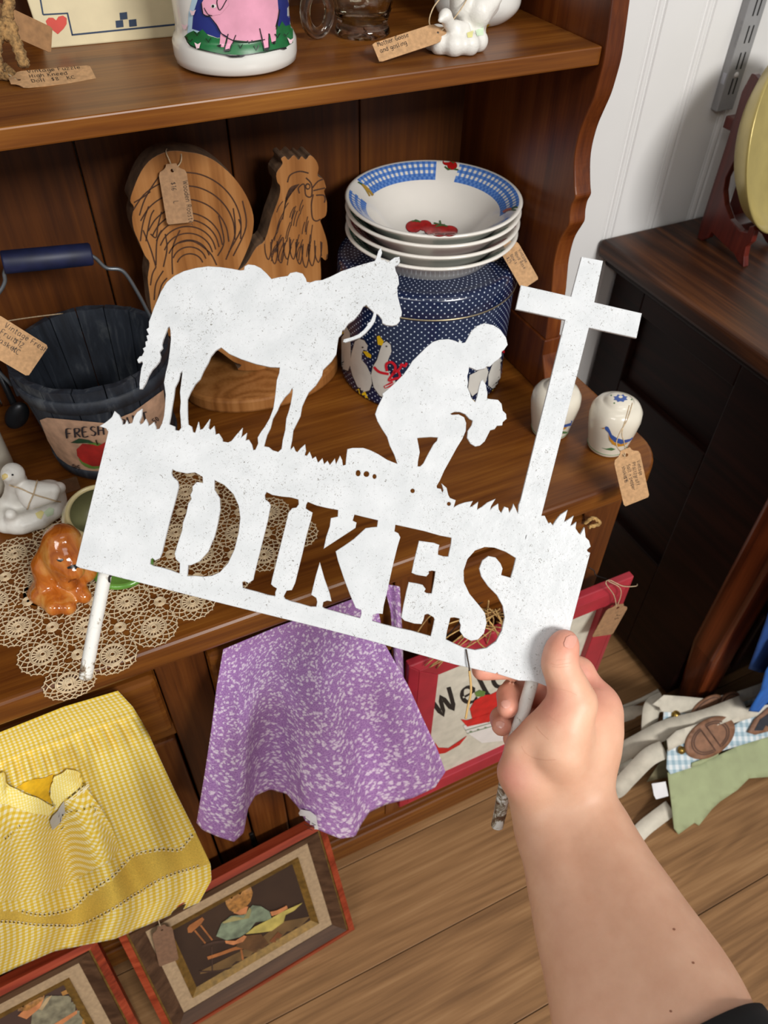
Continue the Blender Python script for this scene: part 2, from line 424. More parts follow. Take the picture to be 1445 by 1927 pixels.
def price_tag(parent, top, bot, wd, facing, lines, h=.0045, loops=None, name='price_tag', mt=None, across=False, x0=.28, ink=INK, flip=False):
    """kraft tag from its eyelet end (top) to its far end (bot); facing: side that shows the writing"""
    top = np.array(top, float); bot = np.array(bot, float); ly = bot-top; L = np.linalg.norm(ly); ly /= L
    n = np.array(facing, float); n = n-ly*n.dot(ly); n /= np.linalg.norm(n); lx = np.cross(n, ly)
    a = wd/2
    out = [(-a*.36, 0), (-a*.44, L*.05), (-a*.60, L*.085), (-a*.9, L*.12), (-a, L*.18), (-a, L*.96), (-a*.9, L), (a*.9, L), (a, L*.96), (a, L*.18), (a*.9, L*.12), (a*.6, L*.085), (a*.44, L*.05), (a*.36, 0)]
    hole = ell(0, L*.11, a*.13, a*.13, n=10)
    t = plate(name, [out, hole], top, lx, ly, n, .0007, mt or KRAFT, parent)
    if lines:
        if flip: write3(lines, bot-ly*L*.06-lx*a*.5+n*.0005, -ly, -lx, h, t, ink, lift=n*.0003)
        elif across: write3(lines, top+ly*L*.5-lx*a*.8+n*.0005, lx, -ly, h, t, ink, lift=n*.0003)
        else: write3(lines, top+ly*L*x0-lx*(-a*.62 if False else 0)+n*.0005+np.cross(n, ly)*(a*.62), ly, np.cross(n, ly), h, t, ink, lift=n*.0003)
    if loops:
        for lp in loops: tube('string', spline(lp, 5), .0006, STRING, t, 5)
    return t
# ================================================================== the room
CT = .73; SH = 1.108; YF = .436; YB = .852
W_FLOOR = wood('floor_oak', (112, 80, 50), (146, 108, 70), (176, 138, 96), 0, .5, .8, rings=110.0, ringw=.08)
W_PINE_X = wood('pine_along', (82, 40, 9), (114, 65, 19), (144, 92, 34), 0, .38, 1.0, .08, ringw=.12)
W_PINE_Z = wood('pine_upright', (70, 34, 11), (102, 55, 20), (128, 78, 34), 2, .42, 1.0, .0, ringw=.13)
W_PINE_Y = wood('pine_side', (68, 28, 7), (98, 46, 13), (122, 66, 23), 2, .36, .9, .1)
W_BACK = wood('pine_backing', (62, 29, 5), (86, 44, 9), (106, 60, 17), 2, .5, .8, .0, knots=True, ringw=.1)
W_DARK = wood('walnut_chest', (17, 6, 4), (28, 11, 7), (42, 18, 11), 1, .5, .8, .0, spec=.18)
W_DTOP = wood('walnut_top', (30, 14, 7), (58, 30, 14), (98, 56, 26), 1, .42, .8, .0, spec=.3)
fl = ob('floor', boxv((-1.6, -1.4, -.05), (2.6, .9, -.006)), BF, M((60, 44, 32), .7)); tag(fl, 'brown wood-look plank floor', None, None, 'structure')
PW = .152; ysm = PZ(930, 1700, 0)[1]; y0 = ysm-PW*9
rng = random.Random(3)
for r_ in range(16):
    ya = y0+r_*PW; x = -1.6-rng.random()*1.0
    if ya > .88: break
    while x < 2.6:
        x1 = x+1.22
        a, b = max(x, -1.6), min(x1, 2.6); yb = min(ya+PW, .9)
        if b-a > .02: box('plank', (a+.0006, ya+.0006, -.006), (b-.0006, yb-.0006, 0), W_FLOOR, fl, .0008)
        x = x1
WHITE_WALL = M((230, 229, 228), .5, var=.02, vs=6)
wl = ob('wall_back', boxv((-1.6, .897, -.05), (2.6, .95, 2.6)), BF, WHITE_WALL); tag(wl, 'white painted beadboard wall', None, None, 'structure')
gx = .803; bw = .0835
pf = [(0, .897), (0, .8836), (.002, .8815), (.0042, .8836), (.0058, .8836), (.0075, .8812), (.0108, .8800), (.0140, .8812), (.0152, .8832), (.0168, .8832), (.0185, .8803), (bw-.003, .88), (bw-.0008, .8818), (bw, .8836), (bw, .897)]
bmesh0 = None
for i in range(-28, 22):
    xx = gx+i*bw
    if xx < -1.6 or xx > 2.5: continue
    if bmesh0 is None:
        b0 = prism('board', [(xx+a, b, 0) for a, b in pf], (0, 0, 2.6), WHITE_WALL, wl); bmesh0 = b0; bx0 = xx
    else:
        c = b0.copy(); COL.objects.link(c); c.parent = wl; c.location = (xx-bx0, 0, 0)
# grey slotted shelf upright on the wall
GREY = M((150, 150, 152), .45, var=.04)
DK = M((28, 26, 26), .7, var=0)
xs0 = .949; zb = .921
up = thing('shelf_upright', (xs0+.015, .87, zb), 'grey slotted metal shelf upright screwed to the white beadboard wall', 'shelf bracket')
def chan(w0, d0): return [(xs0, .88), (xs0, .88-d0), (xs0+w0, .88-d0), (xs0+w0, .88)]
bevel(prism('channel', [(a, b, zb) for a, b in chan(.031, .013)], (0, 0, 1.3), GREY, up), .0015)
for k_ in range(14):
    z_ = zb+.022+k_*.0323
    for dx in (.0115, .0195): box('slot', (xs0+dx, .8665, z_), (xs0+dx+.0022, .8675, z_+.021), DK, up, 0)
lathe('screw', [(0, .0022), (.002, .002), (.0038, .0006), (.004, 0)], (xs0+.0165, .867, zb+.047), M((215, 213, 210), .3), up, 16, axis=(0, -1, 0))
box('clip', (xs0-.0006, .8685, zb+.036), (xs0+.001, .8755, zb+.05), M((176, 178, 186), .35), up, 0)
write3(['CLOSETMAID'], (xs0-.0004, .8715, zb+.083), (0, 0, 1), (0, -1, 0), .0045, up, M((140, 140, 143), .4, var=0), lift=(-.0001, 0, 0), wob=0, name='embossed_lettering')
box('shelf_arm', (xs0+.012, .62, zb+.195), (xs0+.017, .868, zb+.22), GREY, up)
# ================================================================== the pine hutch
HX0, HX1 = -.62, .58
hu = thing('pine_hutch', ((HX0+HX1)/2, .65, 0), 'brown stained pine hutch with open shelves above drawers and cupboard', 'hutch')
R_ = .058; cpts = [(HX0, .862), (HX0, YF), (HX1-R_, YF)]+[(HX1-R_+R_*math.sin(a), YF+R_-R_*math.cos(a)) for a in np.linspace(.15, 1.57, 9)]+[(HX1, .862)]
bevel(prism('countertop', [(a, b, CT-.03) for a, b in cpts], (0, 0, .03), W_PINE_X, hu), .005, 3)
seams = [-.60, -.40, -.245, -.088, .0685, .226, .380, .536]
for a, b in zip(seams[:-1], seams[1:]): box('back_board', (a+.0008, YB, CT), (b-.0008, YB+.01, 1.72), W_BACK, hu, .0016)
box('upper_shelf', (-.60, .621, SH-.0155), (.5155, YB, SH), W_PINE_X, hu, .0015)
box('upper_shelf', (-.60, .621, 1.44), (.5155, YB, 1.456), W_PINE_X, hu, .0015)
box('hutch_top', (-.64, .58, 1.72), (.56, .875, 1.745), W_PINE_X, hu, .004)
inn = cr([(487, 0), (455, 260), (437, 375), (405, 500), (378, 590), (340, 680), (300, 780), (270, 900), (260, 1000), (262, 1130), (266, 1190), (245, 1235), (234, 1290), (230, 1350), (212, 1385), (170, 1460), (140, 1580), (130, 1680), (124, 1760)], 3.211, 1000, 0)
prof = [tuple(PXa(px, py, .516)[1:]) for px, py in inn]
prof = [(.621, 1.72), (.621, 1.2)]+[tuple(p) for p in spline([np.array(p) for p in prof], 4)]+[(.622, .80)]
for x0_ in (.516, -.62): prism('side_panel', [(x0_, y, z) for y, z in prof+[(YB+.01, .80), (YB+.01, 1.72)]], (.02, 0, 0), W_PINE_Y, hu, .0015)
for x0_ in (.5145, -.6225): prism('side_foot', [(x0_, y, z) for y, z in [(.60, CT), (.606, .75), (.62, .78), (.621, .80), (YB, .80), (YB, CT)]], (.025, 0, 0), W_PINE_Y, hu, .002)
# cabinet below the counter
FY = .466; BX1 = .547; BX0 = -.59
box('side_board', (BX1-.02, FY, .06), (BX1, .862, .70), W_PINE_Z, hu); box('side_board', (BX0, FY, .06), (BX0+.02, .862, .70), W_PINE_Z, hu)
box('cabinet_back', (BX0+.02, .85, .06), (BX1-.02, .862, .70), W_PINE_Z, hu)
box('cabinet_floor', (BX0+.02, FY+.02, .062), (BX1-.02, .85, .075), W_PINE_X, hu)
stx = [(BX0, BX0+.05), (-.307, -.257), (-.0145, .0345), (.245, .292), (BX1-.055, BX1)]
for a, b in stx: box('stile', (a, FY-.002, .06), (b, FY+.018, .70), W_PINE_Z, hu)
for (a, b), (c, d) in zip([s for s in stx][:-1], stx[1:]):
    box('rail', (b, FY, .672), (c, FY+.018, .70), W_PINE_X, hu); box('rail', (b, FY, .535), (c, FY+.018, .558), W_PINE_X, hu); box('rail', (b, FY, .06), (c, FY+.018, .10), W_PINE_X, hu)
    dr = box('drawer', (b+.001, FY-.012, .562), (c-.001, FY+.3, .664), W_PINE_X, hu, .006)
    if b < -.3 or b > .2: lathe('knob', [(0, .022), (.010, .021), (.013, .016), (.010, .010), (.006, .006), (.006, 0)], ((b+c)/2, FY-.012, .612), W_PINE_X, dr, 20, axis=(0, -1, 0))
    n_ = 4; wdt = (c-b-.004)/n_
    dpl = []
    for i in range(n_):
        xa = b+.002+i*wdt; dpl.append(box('door_board', (xa+.0008, FY-.004, .104), (xa+wdt-.0008, FY+.012, .531), W_PINE_Z, hu, .003))
    if b < -.3: lathe('knob', [(0, .022), (.010, .021), (.013, .016), (.010, .010), (.006, .006), (.006, 0)], (b+.03, FY-.004, .40), W_PINE_X, dpl[0], 20, axis=(0, -1, 0))
    for zz in (.47, .17): box('hinge', (b-.004, FY-.006, zz), (b+.002, FY-.001, zz+.05), M((24, 20, 18), .5, .6), hu, .001)
box('plinth', (BX0-.012, FY-.014, 0), (BX1+.012, .862, .055), W_PINE_X, hu, .004)
box('plinth_moulding', (BX0-.006, FY-.008, .055), (BX1+.006, .862, .066), W_PINE_X, hu, .003)
# ================================================================== dark chest against the wall
CX = .84; CH = .755; CF = .42
ch = thing('dark_chest', (1.25, .64, 0), 'dark mahogany brown wooden chest with panelled side against white wall', 'chest')
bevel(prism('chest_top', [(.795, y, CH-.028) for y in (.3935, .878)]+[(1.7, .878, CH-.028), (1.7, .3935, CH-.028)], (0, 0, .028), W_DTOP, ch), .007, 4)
bevel(prism('top_moulding', [(.812, .41, CH-.046), (.812, .876, CH-.046), (1.69, .876, CH-.046), (1.69, .41, CH-.046)], (0, 0, .018), W_DARK, ch), .006, 3)
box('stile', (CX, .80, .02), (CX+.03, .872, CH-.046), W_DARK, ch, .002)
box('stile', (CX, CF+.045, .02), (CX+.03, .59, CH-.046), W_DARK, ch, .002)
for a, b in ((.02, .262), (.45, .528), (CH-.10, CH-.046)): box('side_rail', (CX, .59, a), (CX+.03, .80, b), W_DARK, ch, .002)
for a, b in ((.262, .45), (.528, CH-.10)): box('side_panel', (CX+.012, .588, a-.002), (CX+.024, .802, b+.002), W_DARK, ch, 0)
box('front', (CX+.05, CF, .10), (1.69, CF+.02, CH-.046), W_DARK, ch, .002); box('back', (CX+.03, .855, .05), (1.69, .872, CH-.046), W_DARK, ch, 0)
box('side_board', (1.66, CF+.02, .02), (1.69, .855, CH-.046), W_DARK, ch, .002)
for k_ in range(3):
    d_ = box('drawer', (CX+.06, CF-.012, .14+k_*.18), (1.63, CF, .30+k_*.18), W_DARK, ch, .004)
    for xx in (1.05, 1.45): lathe('knob', [(0, .022), (.012, .02), (.012, .014), (.006, .008), (.006, 0)], (xx, CF-.012, .22+k_*.18), M((60, 38, 20), .35, .7), d_, 16, axis=(0, -1, 0))
W_LEG = wood('mahogany_leg', (46, 16, 8), (92, 40, 18), (128, 62, 30), 2, .3, .8, .3)
for xx, yy in ((CX-.006, CF-.008), (1.65, CF-.008)):
    V = []
    for z_, s_, dx in ((0, .042, .025), (.10, .05, .012), (.20, .055, .0), (CH-.046, .055, 0)):
        V += [(xx+dx, yy, z_), (xx+dx+s_, yy, z_), (xx+dx+s_, yy+s_, z_), (xx+dx, yy+s_, z_)]
    F = [(3, 2, 1, 0), (12, 13, 14, 15)]+[(r*4+i, r*4+(i+1) % 4, r*4+4+(i+1) % 4, r*4+4+i) for r in range(3) for i in range(4)]
    bevel(ob('leg', V, F, W_LEG, ch), .008, 3)
# ================================================================== the cut-out steel sign
ST = .48                                      # distance of the sign's face in front of the camera
EXs, EYs, EZs = RW[:, 0], RW[:, 1], RW[:, 2]   # along the photo's right, down and away
SO = PT(IW/2, IH/2, ST)
def s2(px, py): return ((px-IW/2)/FPX*ST, (py-IH/2)/FPX*ST)
A_ = lambda L: cr(L, 2.2231, 130, 450)
B_ = lambda L: cr(L, 2.3689, 620, 450)
C_ = lambda L: cr(L, 2.5351, 130, 750)
D_ = lambda L: cr(L, 2.7264, 600, 850)
outer = [(143, 1064)]+A_([(165, 805), (155, 790), (130, 782), (150, 770), (163, 760), (180, 745), (190, 722), (205, 735), (218, 760), (220, 778), (235, 775), (240, 762), (246, 775), (265, 770), (272, 745), (285, 725), (302, 713), (300, 740), (290, 765), (297, 778), (310, 770), (320, 755), (327, 770), (330, 785), (345, 775), (353, 768), (360, 785), (362, 797), (378, 795), (390, 770),
 (398, 740), (402, 700), (405, 650), (398, 600), (405, 560), (415, 520), (422, 470), (427, 420), (425, 380), (420, 362), (410, 368), (400, 395), (390, 420), (385, 440), (388, 455), (375, 470), (380, 490), (375, 510), (360, 530), (345, 545), (330, 570), (318, 600), (303, 625), (296, 625), (295, 605), (298, 575), (303, 540), (310, 520), (305, 508), (290, 515), (286, 505), (295, 492), (305, 490), (315, 470), (310, 458), (322, 450), (320, 430), (330, 425), (325, 405), (335, 400), (325, 378), (335, 370), (335, 345),
 (345, 320), (355, 290), (370, 255), (385, 220), (400, 195), (410, 180), (440, 155), (480, 135), (530, 122), (580, 115), (630, 118), (680, 125), (715, 132), (733, 130), (735, 115), (748, 107), (775, 110), (800, 122), (825, 145), (845, 168), (880, 160), (915, 155), (925, 143), (950, 138), (975, 145), (988, 165), (992, 180), (1010, 182), (1030, 175), (1060, 172), (1100, 155), (1140, 135), (1190, 118), (1240, 103), (1280, 92), (1287, 75), (1295, 50), (1303, 38), (1307, 55), (1300, 75), (1305, 88), (1320, 88), (1335, 98), (1348, 88), (1362, 78), (1380, 75), (1382, 92), (1375, 105), (1360, 112),
 (1365, 135), (1375, 155), (1378, 185), (1370, 200), (1373, 240), (1382, 275), (1390, 305), (1388, 320), (1380, 325), (1382, 340), (1370, 355), (1350, 360), (1325, 357), (1312, 350), (1310, 335), (1295, 315), (1284, 308), (1278, 340), (1262, 365), (1240, 390), (1215, 410), (1180, 422), (1155, 430), (1148, 428), (1150, 420), (1180, 412), (1210, 400), (1232, 382), (1250, 360), (1248, 355), (1262, 345), (1273, 318), (1276, 305), (1260, 290), (1242, 273), (1228, 280), (1215, 305), (1190, 335), (1165, 352), (1150, 375), (1140, 380), (1138, 395), (1125, 410), (1120, 440), (1115, 480), (1095, 510), (1070, 535), (1060, 545), (1055, 570), (1030, 610), (1000, 640), (985, 670), (972, 700), (965, 740), (950, 770), (935, 800), (930, 840), (924, 870),
 (925, 885), (938, 870), (945, 888), (955, 893), (970, 875), (985, 862), (988, 885), (982, 905), (995, 908), (1005, 893), (1012, 910), (1015, 922), (1030, 912), (1040, 938), (1058, 920), (1065, 945), (1080, 930), (1090, 948), (1110, 922), (1115, 948), (1133, 910), (1140, 925), (1143, 950), (1158, 945), (1160, 920), (1165, 880), (1185, 875), (1230, 875), (1260, 885), (1290, 900), (1330, 925)])
outer += B_([(305, 1005), (290, 960), (270, 920), (258, 880), (235, 845), (215, 810), (205, 780), (215, 750), (230, 720), (240, 700), (237, 690), (250, 680), (290, 645), (330, 605), (355, 570), (370, 545), (395, 520), (430, 485), (460, 460), (490, 450), (530, 447), (560, 455), (575, 463), (580, 450), (590, 465), (605, 462), (618, 440), (630, 415), (655, 390), (690, 376), (730, 385), (760, 405), (785, 440), (792, 470), (778, 490), (765, 500), (765, 520), (750, 535), (735, 545), (715, 565), (700, 565), (690, 575), (655, 582), (640, 575), (620, 567), (618, 590), (612, 610), (615, 640), (612, 660), (625, 690), (630, 710), (650, 730), (660, 700), (668, 660), (675, 635), (682, 628), (695, 650), (702, 690), (700, 712), (720, 715), (750, 718), (765, 735), (770, 765), (785, 780), (787, 800), (770, 815), (768, 828), (745, 830), (735, 845), (715, 850), (705, 870), (690, 900), (670, 918), (650, 922), (630, 910), (615, 885), (618, 855), (635, 830), (640, 808), (625, 800), (605, 778), (580, 768), (555, 768), (533, 778),
 (545, 785), (575, 783), (598, 795), (607, 820), (605, 855), (590, 890), (565, 930), (535, 985), (510, 1030), (490, 1075), (475, 1100), (478, 1112), (495, 1115), (502, 1135), (510, 1120), (503, 1095), (520, 1110), (527, 1140), (535, 1155), (560, 1165), (550, 1200), (575, 1185), (605, 1175), (635, 1170), (620, 1200), (640, 1190), (660, 1175), (655, 1210), (680, 1195), (705, 1175), (735, 1162), (718, 1190), (712, 1215), (730, 1195), (750, 1182), (752, 1205), (765, 1225), (780, 1195), (795, 1200), (800, 1225), (815, 1200), (820, 1185), (830, 1205), (838, 1228), (843, 1215), (845, 1185), (853, 1165),
 (1053, 358), (832, 310), (855, 207), (1078, 258), (1125, 80), (1217, 98), (1178, 283), (1390, 332), (1367, 438), (1155, 392), (942, 1235), (958, 1235), (975, 1270), (985, 1265), (995, 1280), (1010, 1255), (1030, 1230), (1058, 1212), (1050, 1240), (1042, 1265), (1060, 1255), (1085, 1238), (1078, 1260), (1070, 1282), (1085, 1275), (1098, 1265), (1095, 1290), (1108, 1310), (1118, 1320), (1135, 1290), (1140, 1330), (1155, 1345), (1162, 1370), (1145, 1385), (1150, 1395), (1160, 1400)])
outer += [(1073, 1180), (1047, 1292), (1030, 1291), (1012, 1284), (1002, 1281), (976, 1280), (938, 1268), (936, 1264), (932, 1267), (857, 1250), (700, 1206), (600, 1180), (406, 1132), (197, 1079), (150, 1068)]
holes = [A_([(470, 548), (462, 560), (455, 590), (440, 620), (435, 660), (428, 700), (422, 740), (415, 775), (428, 780), (440, 785), (440, 800), (460, 803), (470, 790), (468, 760), (465, 720), (468, 680), (465, 640), (470, 600), (475, 560)]),
 A_([(635, 450), (610, 465), (590, 490), (580, 515), (560, 550), (545, 585), (525, 605), (505, 640), (492, 670), (492, 710), (493, 750), (495, 775), (510, 785), (515, 808), (528, 812), (540, 772), (545, 800), (560, 795), (585, 760), (580, 790), (590, 800), (605, 785), (610, 820), (625, 815), (638, 835), (640, 848), (665, 852), (680, 845), (700, 820), (722, 795), (718, 825), (710, 840), (740, 815), (735, 845), (750, 840), (762, 860), (768, 885), (780, 882), (792, 855), (790, 830), (805, 805), (820, 785), (840, 750), (855, 710), (860, 680), (865, 640), (870, 590), (880, 560), (883, 535), (840, 533), (780, 520), (720, 500), (670, 478)]),
 A_([(932, 618), (920, 640), (900, 660), (880, 690), (870, 715), (850, 750), (840, 790), (825, 820), (812, 868), (835, 872), (850, 885), (875, 892), (890, 878), (895, 840), (905, 800), (910, 750), (920, 720), (928, 690), (935, 650), (937, 630)]),
 B_([(388, 885), (400, 883), (450, 880), (485, 882), (480, 900), (465, 915), (440, 960), (420, 1000), (405, 1015), (390, 1015), (393, 985), (400, 950), (395, 920)]),
 B_(ell(127, 1043, 13, 16, n=12)), B_(ell(164, 1047, 15, 15, n=12)), B_(ell(200, 1058, 11, 13, n=12)), B_(ell(370, 1122, 12, 12, n=12)), B_(ell(532, 1180, 11, 11, n=12)), B_(ell(875, 1328, 3.5, 13, .25, n=12)),
 C_([(490, 333), (510, 345), (560, 355), (600, 350), (638, 372), (640, 405), (610, 400), (590, 420), (590, 440), (580, 460), (585, 480), (570, 500), (560, 550), (545, 590), (540, 630), (520, 690), (505, 740), (510, 765), (530, 785), (528, 836), (520, 835), (480, 820), (440, 808), (400, 800), (382, 790), (385, 765), (398, 758), (410, 770), (430, 760), (440, 735), (460, 650), (480, 570), (505, 480), (520, 420), (515, 395), (490, 372), (485, 355)]),
 C_([(690, 385), (740, 410), (785, 455), (810, 510), (818, 570), (810, 640), (790, 720), (760, 785), (720, 830), (680, 848), (640, 852), (600, 848), (560, 850), (565, 793), (580, 793), (620, 775), (660, 730), (690, 660), (705, 600), (718, 530), (715, 475), (690, 435)]),
 C_([(940, 443), (970, 458), (1010, 465), (1060, 470), (1095, 480), (1097, 505), (1085, 522), (1065, 525), (1048, 545), (1030, 620), (1010, 700), (990, 780), (970, 860), (965, 885), (975, 895), (993, 905), (985, 925), (985, 945), (950, 940), (900, 925), (850, 912), (825, 905), (822, 875), (835, 868), (855, 878), (875, 865), (880, 840), (900, 760), (925, 660), (945, 580), (958, 510), (950, 495), (932, 482), (930, 460)]),
 C_([(1137, 490), (1180, 508), (1230, 520), (1285, 530), (1283, 565), (1250, 572), (1245, 610), (1228, 660), (1217, 712)])+D_([(185, 390), (190, 365), (170, 355), (180, 320), (240, 335), (305, 350), (300, 388), (270, 390), (240, 395), (180, 450), (130, 485), (88, 512), (100, 560), (130, 650), (160, 730), (190, 800), (218, 810), (220, 830), (212, 857)])+C_([(1330, 1035), (1270, 1018), (1215, 1003), (1205, 995), (1210, 970), (1230, 962), (1248, 965), (1240, 930), (1215, 860), (1195, 790), (1180, 840), (1165, 900), (1157, 935), (1180, 950), (1185, 970), (1180, 995), (1150, 995), (1100, 980), (1060, 970), (1028, 958), (1020, 945), (1030, 925), (1035, 915), (1060, 912), (1075, 880), (1090, 820), (1110, 740), (1130, 650), (1150, 580), (1158, 545), (1140, 535), (1125, 525), (1128, 505)]),
 D_([(390, 372), (450, 385), (540, 405), (620, 428), (682, 440), (680, 470), (665, 540), (640, 540), (608, 530), (610, 500), (615, 480), (590, 470), (515, 460), (505, 500), (490, 560), (478, 620), (500, 630), (550, 638), (562, 625), (560, 612), (580, 608), (600, 612), (595, 650), (580, 730), (550, 728), (537, 718), (545, 705), (530, 685), (500, 678), (462, 672), (450, 720), (435, 790), (425, 850), (440, 865), (490, 880), (525, 882), (535, 860), (540, 835), (560, 830), (590, 848), (595, 860), (585, 910), (575, 950), (540, 940), (470, 920), (400, 905), (330, 888), (270, 870), (275, 835), (300, 828), (325, 830), (330, 790), (345, 730), (360, 660), (380, 570), (400, 490), (415, 440), (405, 420), (385, 410)]),
 D_([(1013, 545), (960, 512), (900, 490), (850, 487), (800, 505), (760, 550), (740, 610), (742, 670), (770, 730), (820, 790), (850, 830), (858, 880), (845, 930), (815, 962), (780, 968), (745, 950), (725, 920), (730, 890), (722, 870), (725, 855), (695, 848), (672, 850), (665, 880), (655, 920), (648, 965), (690, 985), (740, 1008), (800, 1020), (860, 1010), (910, 975), (940, 920), (955, 850), (945, 790), (915, 735), (870, 690), (835, 640), (825, 600), (840, 560), (870, 538), (905, 545), (930, 575), (940, 600), (932, 635), (985, 650), (1000, 600)])]
def white_steel():
    k = NT('chipped_white_paint', .42); v = k.coord()
    sp = k.noise(k.mapping(v, (1, 1, 1)), 700, 3, .7, 1.5)
    dens = k.noise(v, 22, 3)
    sp2 = k.noise(v, 240, 2, .6, 2.5)
    th = k.math('SUBTRACT', .712, k.math('MULTIPLY', dens, .14))
    m1 = k.math('GREATER_THAN', sp, th); m2 = k.math('GREATER_THAN', sp2, k.math('SUBTRACT', .775, k.math('MULTIPLY', dens, .12)))
    mk = k.math('MULTIPLY', k.math('MAXIMUM', m1, m2), .75)
    base = k.ramp(k.noise(v, 60, 4), [(.3, (196, 199, 201)), (.7, (209, 211, 213))])
    k.col(k.mix(mk, base, (92, 84, 70))); k.bump(k.noise(v, 160, 4, .6), .25, .0015); return k.m
STEEL = white_steel()
sg = thing('metal_garden_sign', PT(600, 1175, ST), 'white painted cut-out metal sign reading DIKES with horse, praying cowboy and cross', 'sign')
plate('sign_plate', [[s2(*p) for p in L] for L in [outer]+holes], SO+EZs*.0013, EXs, EYs, EZs, .0026, STEEL, sg, .0003)
def rusty(z0):
    k = NT('rusty_white_rod', .6); v = k.coord(); f = k.noise(v, 120, 5, .7, 1); z = k.n('ShaderNodeSeparateXYZ'); k.l(v, z.inputs[0])
    low = k.math('MULTIPLY', k.math('SUBTRACT', z0, z.outputs[2]), 9.0)
    g = k.math('ADD', k.math('MULTIPLY', f, 1.0), k.math('MAXIMUM', k.math('MINIMUM', low, .075), -.08))
    k.col(k.ramp(g, [(.52, (222, 220, 214)), (.6, (150, 138, 118)), (.68, (92, 62, 40))])); k.bump(f, .5, .0012); return k.m
ROD1 = rusty(-.024); ROD2 = rusty(-.085)
st1 = tube('stake', [PT(199, 1072, ST+.0075), PT(196, 1090, ST+.0072), PT(178, 1180, ST+.008), PT(163, 1262, ST+.0085), PT(161, 1275, ST+.0085), PT(160.5, 1279, ST+.0085)], [.0042, .0042, .0042, .0042, .0042, .003], ROD1, sg, 14)
st2 = tube('stake', [PT(1004, 1262, ST+.0075), PT(1000, 1286, ST+.0078), PT(984, 1340, ST+.0095), PT(968, 1390, ST+.0125), PT(953, 1460, ST+.020), PT(941, 1530, ST+.027), PT(935, 1555, ST+.030), PT(934.5, 1559, ST+.030)], [.0042, .0042, .0042, .0042, .0042, .0042, .004, .003], ROD2, sg, 14)
paint('weld', [(ell(208, 1088, 5, 9, .3, n=10), M((40, 36, 32), .6, var=0), 0)], bvh_of(st1), sg, 3)
tube('twine', spline([PT(877, 1222, ST-.0006), PT(880, 1240, ST-.002), PT(883, 1258, ST-.002), PT(883, 1272, ST+.002)], 5), .0005, M((60, 48, 38), .8, var=0), sg, 5)
tube('twine', spline([PT(883, 1262, ST-.001), PT(886, 1300, ST+.002), PT(880, 1330, ST+.006), PT(876, 1352, ST+.008)], 5), .0008, M((196, 160, 100), .8, var=0), sg, 5)
# ================================================================== the hand and forearm holding the sign
def hp(px, py, t, r): return PT(px, py, t), r*t/FPX
def chain(L):
    Q = [hp(*q) for q in L]; return [('c', Q[i][0], Q[i+1][0], Q[i][1], Q[i+1][1]) for i in range(len(Q)-1)]
arm = []
for s_ in (-1, 1):
    arm += chain([(1050+s_*40, 1490+s_*-14, .490, 46), (1062+s_*36, 1535-s_*13, .487, 50), (1087+s_*38, 1586-s_*15, .478, 57), (1117+s_*42, 1665-s_*17, .462, 69), (1153+s_*45, 1750-s_*19, .445, 86), (1198+s_*50, 1850-s_*20, .425, 104), (1232+s_*52, 1935-s_*20, .410, 118), (1310+s_*50, 2110-s_*20, .380, 138), (1420+s_*40, 2420-s_*15, .34, 150)])
palm = chain([(1050, 1490, .492, 58), (1072, 1435, .494, 66), (1095, 1385, .498, 62), (1112, 1345, .502, 46), (1122, 1328, .505, 36)])
then_ = chain([(1060, 1455, .483, 50), (1051, 1402, .474, 58), (1061, 1360, .471, 49), (1076, 1323, .470, 41)])
hypo = chain([(960, 1445, .479, 19), (980, 1408, .476, 25), (1006, 1375, .473, 26)])+chain([(1006, 1492, .487, 44), (990, 1458, .481, 46), (997, 1422, .480, 33)])
thumb = chain([(1082, 1320, .4700, 40), (1066, 1284, .4695, 33), (1051, 1250, .4700, 29), (1057, 1224, .4705, 28), (1063, 1209, .4715, 25)])
index = chain([(1118, 1362, .500, 42), (1124, 1322, .506, 32), (1092, 1262, .510, 24), (1060, 1248, .510, 24), (975, 1256, .500, 22), (906, 1261, .4935, 20)])
middle = chain([(1118, 1376, .512, 34), (1085, 1340, .520, 29), (1000, 1300, .524, 26), (968, 1300, .514, 24), (957, 1308, .500, 22), (955, 1332, .488, 20.5)])
ringf = chain([(1110, 1400, .515, 32), (1060, 1375, .524, 27), (985, 1352, .527, 24), (955, 1346, .518, 23), (945, 1352, .504, 22.5), (944, 1366, .494, 20)])
pinky = chain([(1085, 1425, .510, 28), (1040, 1412, .520, 23), (990, 1396, .522, 20), (968, 1388, .510, 18), (961, 1392, .503, 16)])
V, F = blob([[.014]+arm, [.016]+palm, [.008]+then_, [.008]+hypo, [.006]+thumb, [.004]+index, [.003]+middle, [.003]+ringf, [.003]+pinky], .0017)
V = relax(V, F, 5, .5)
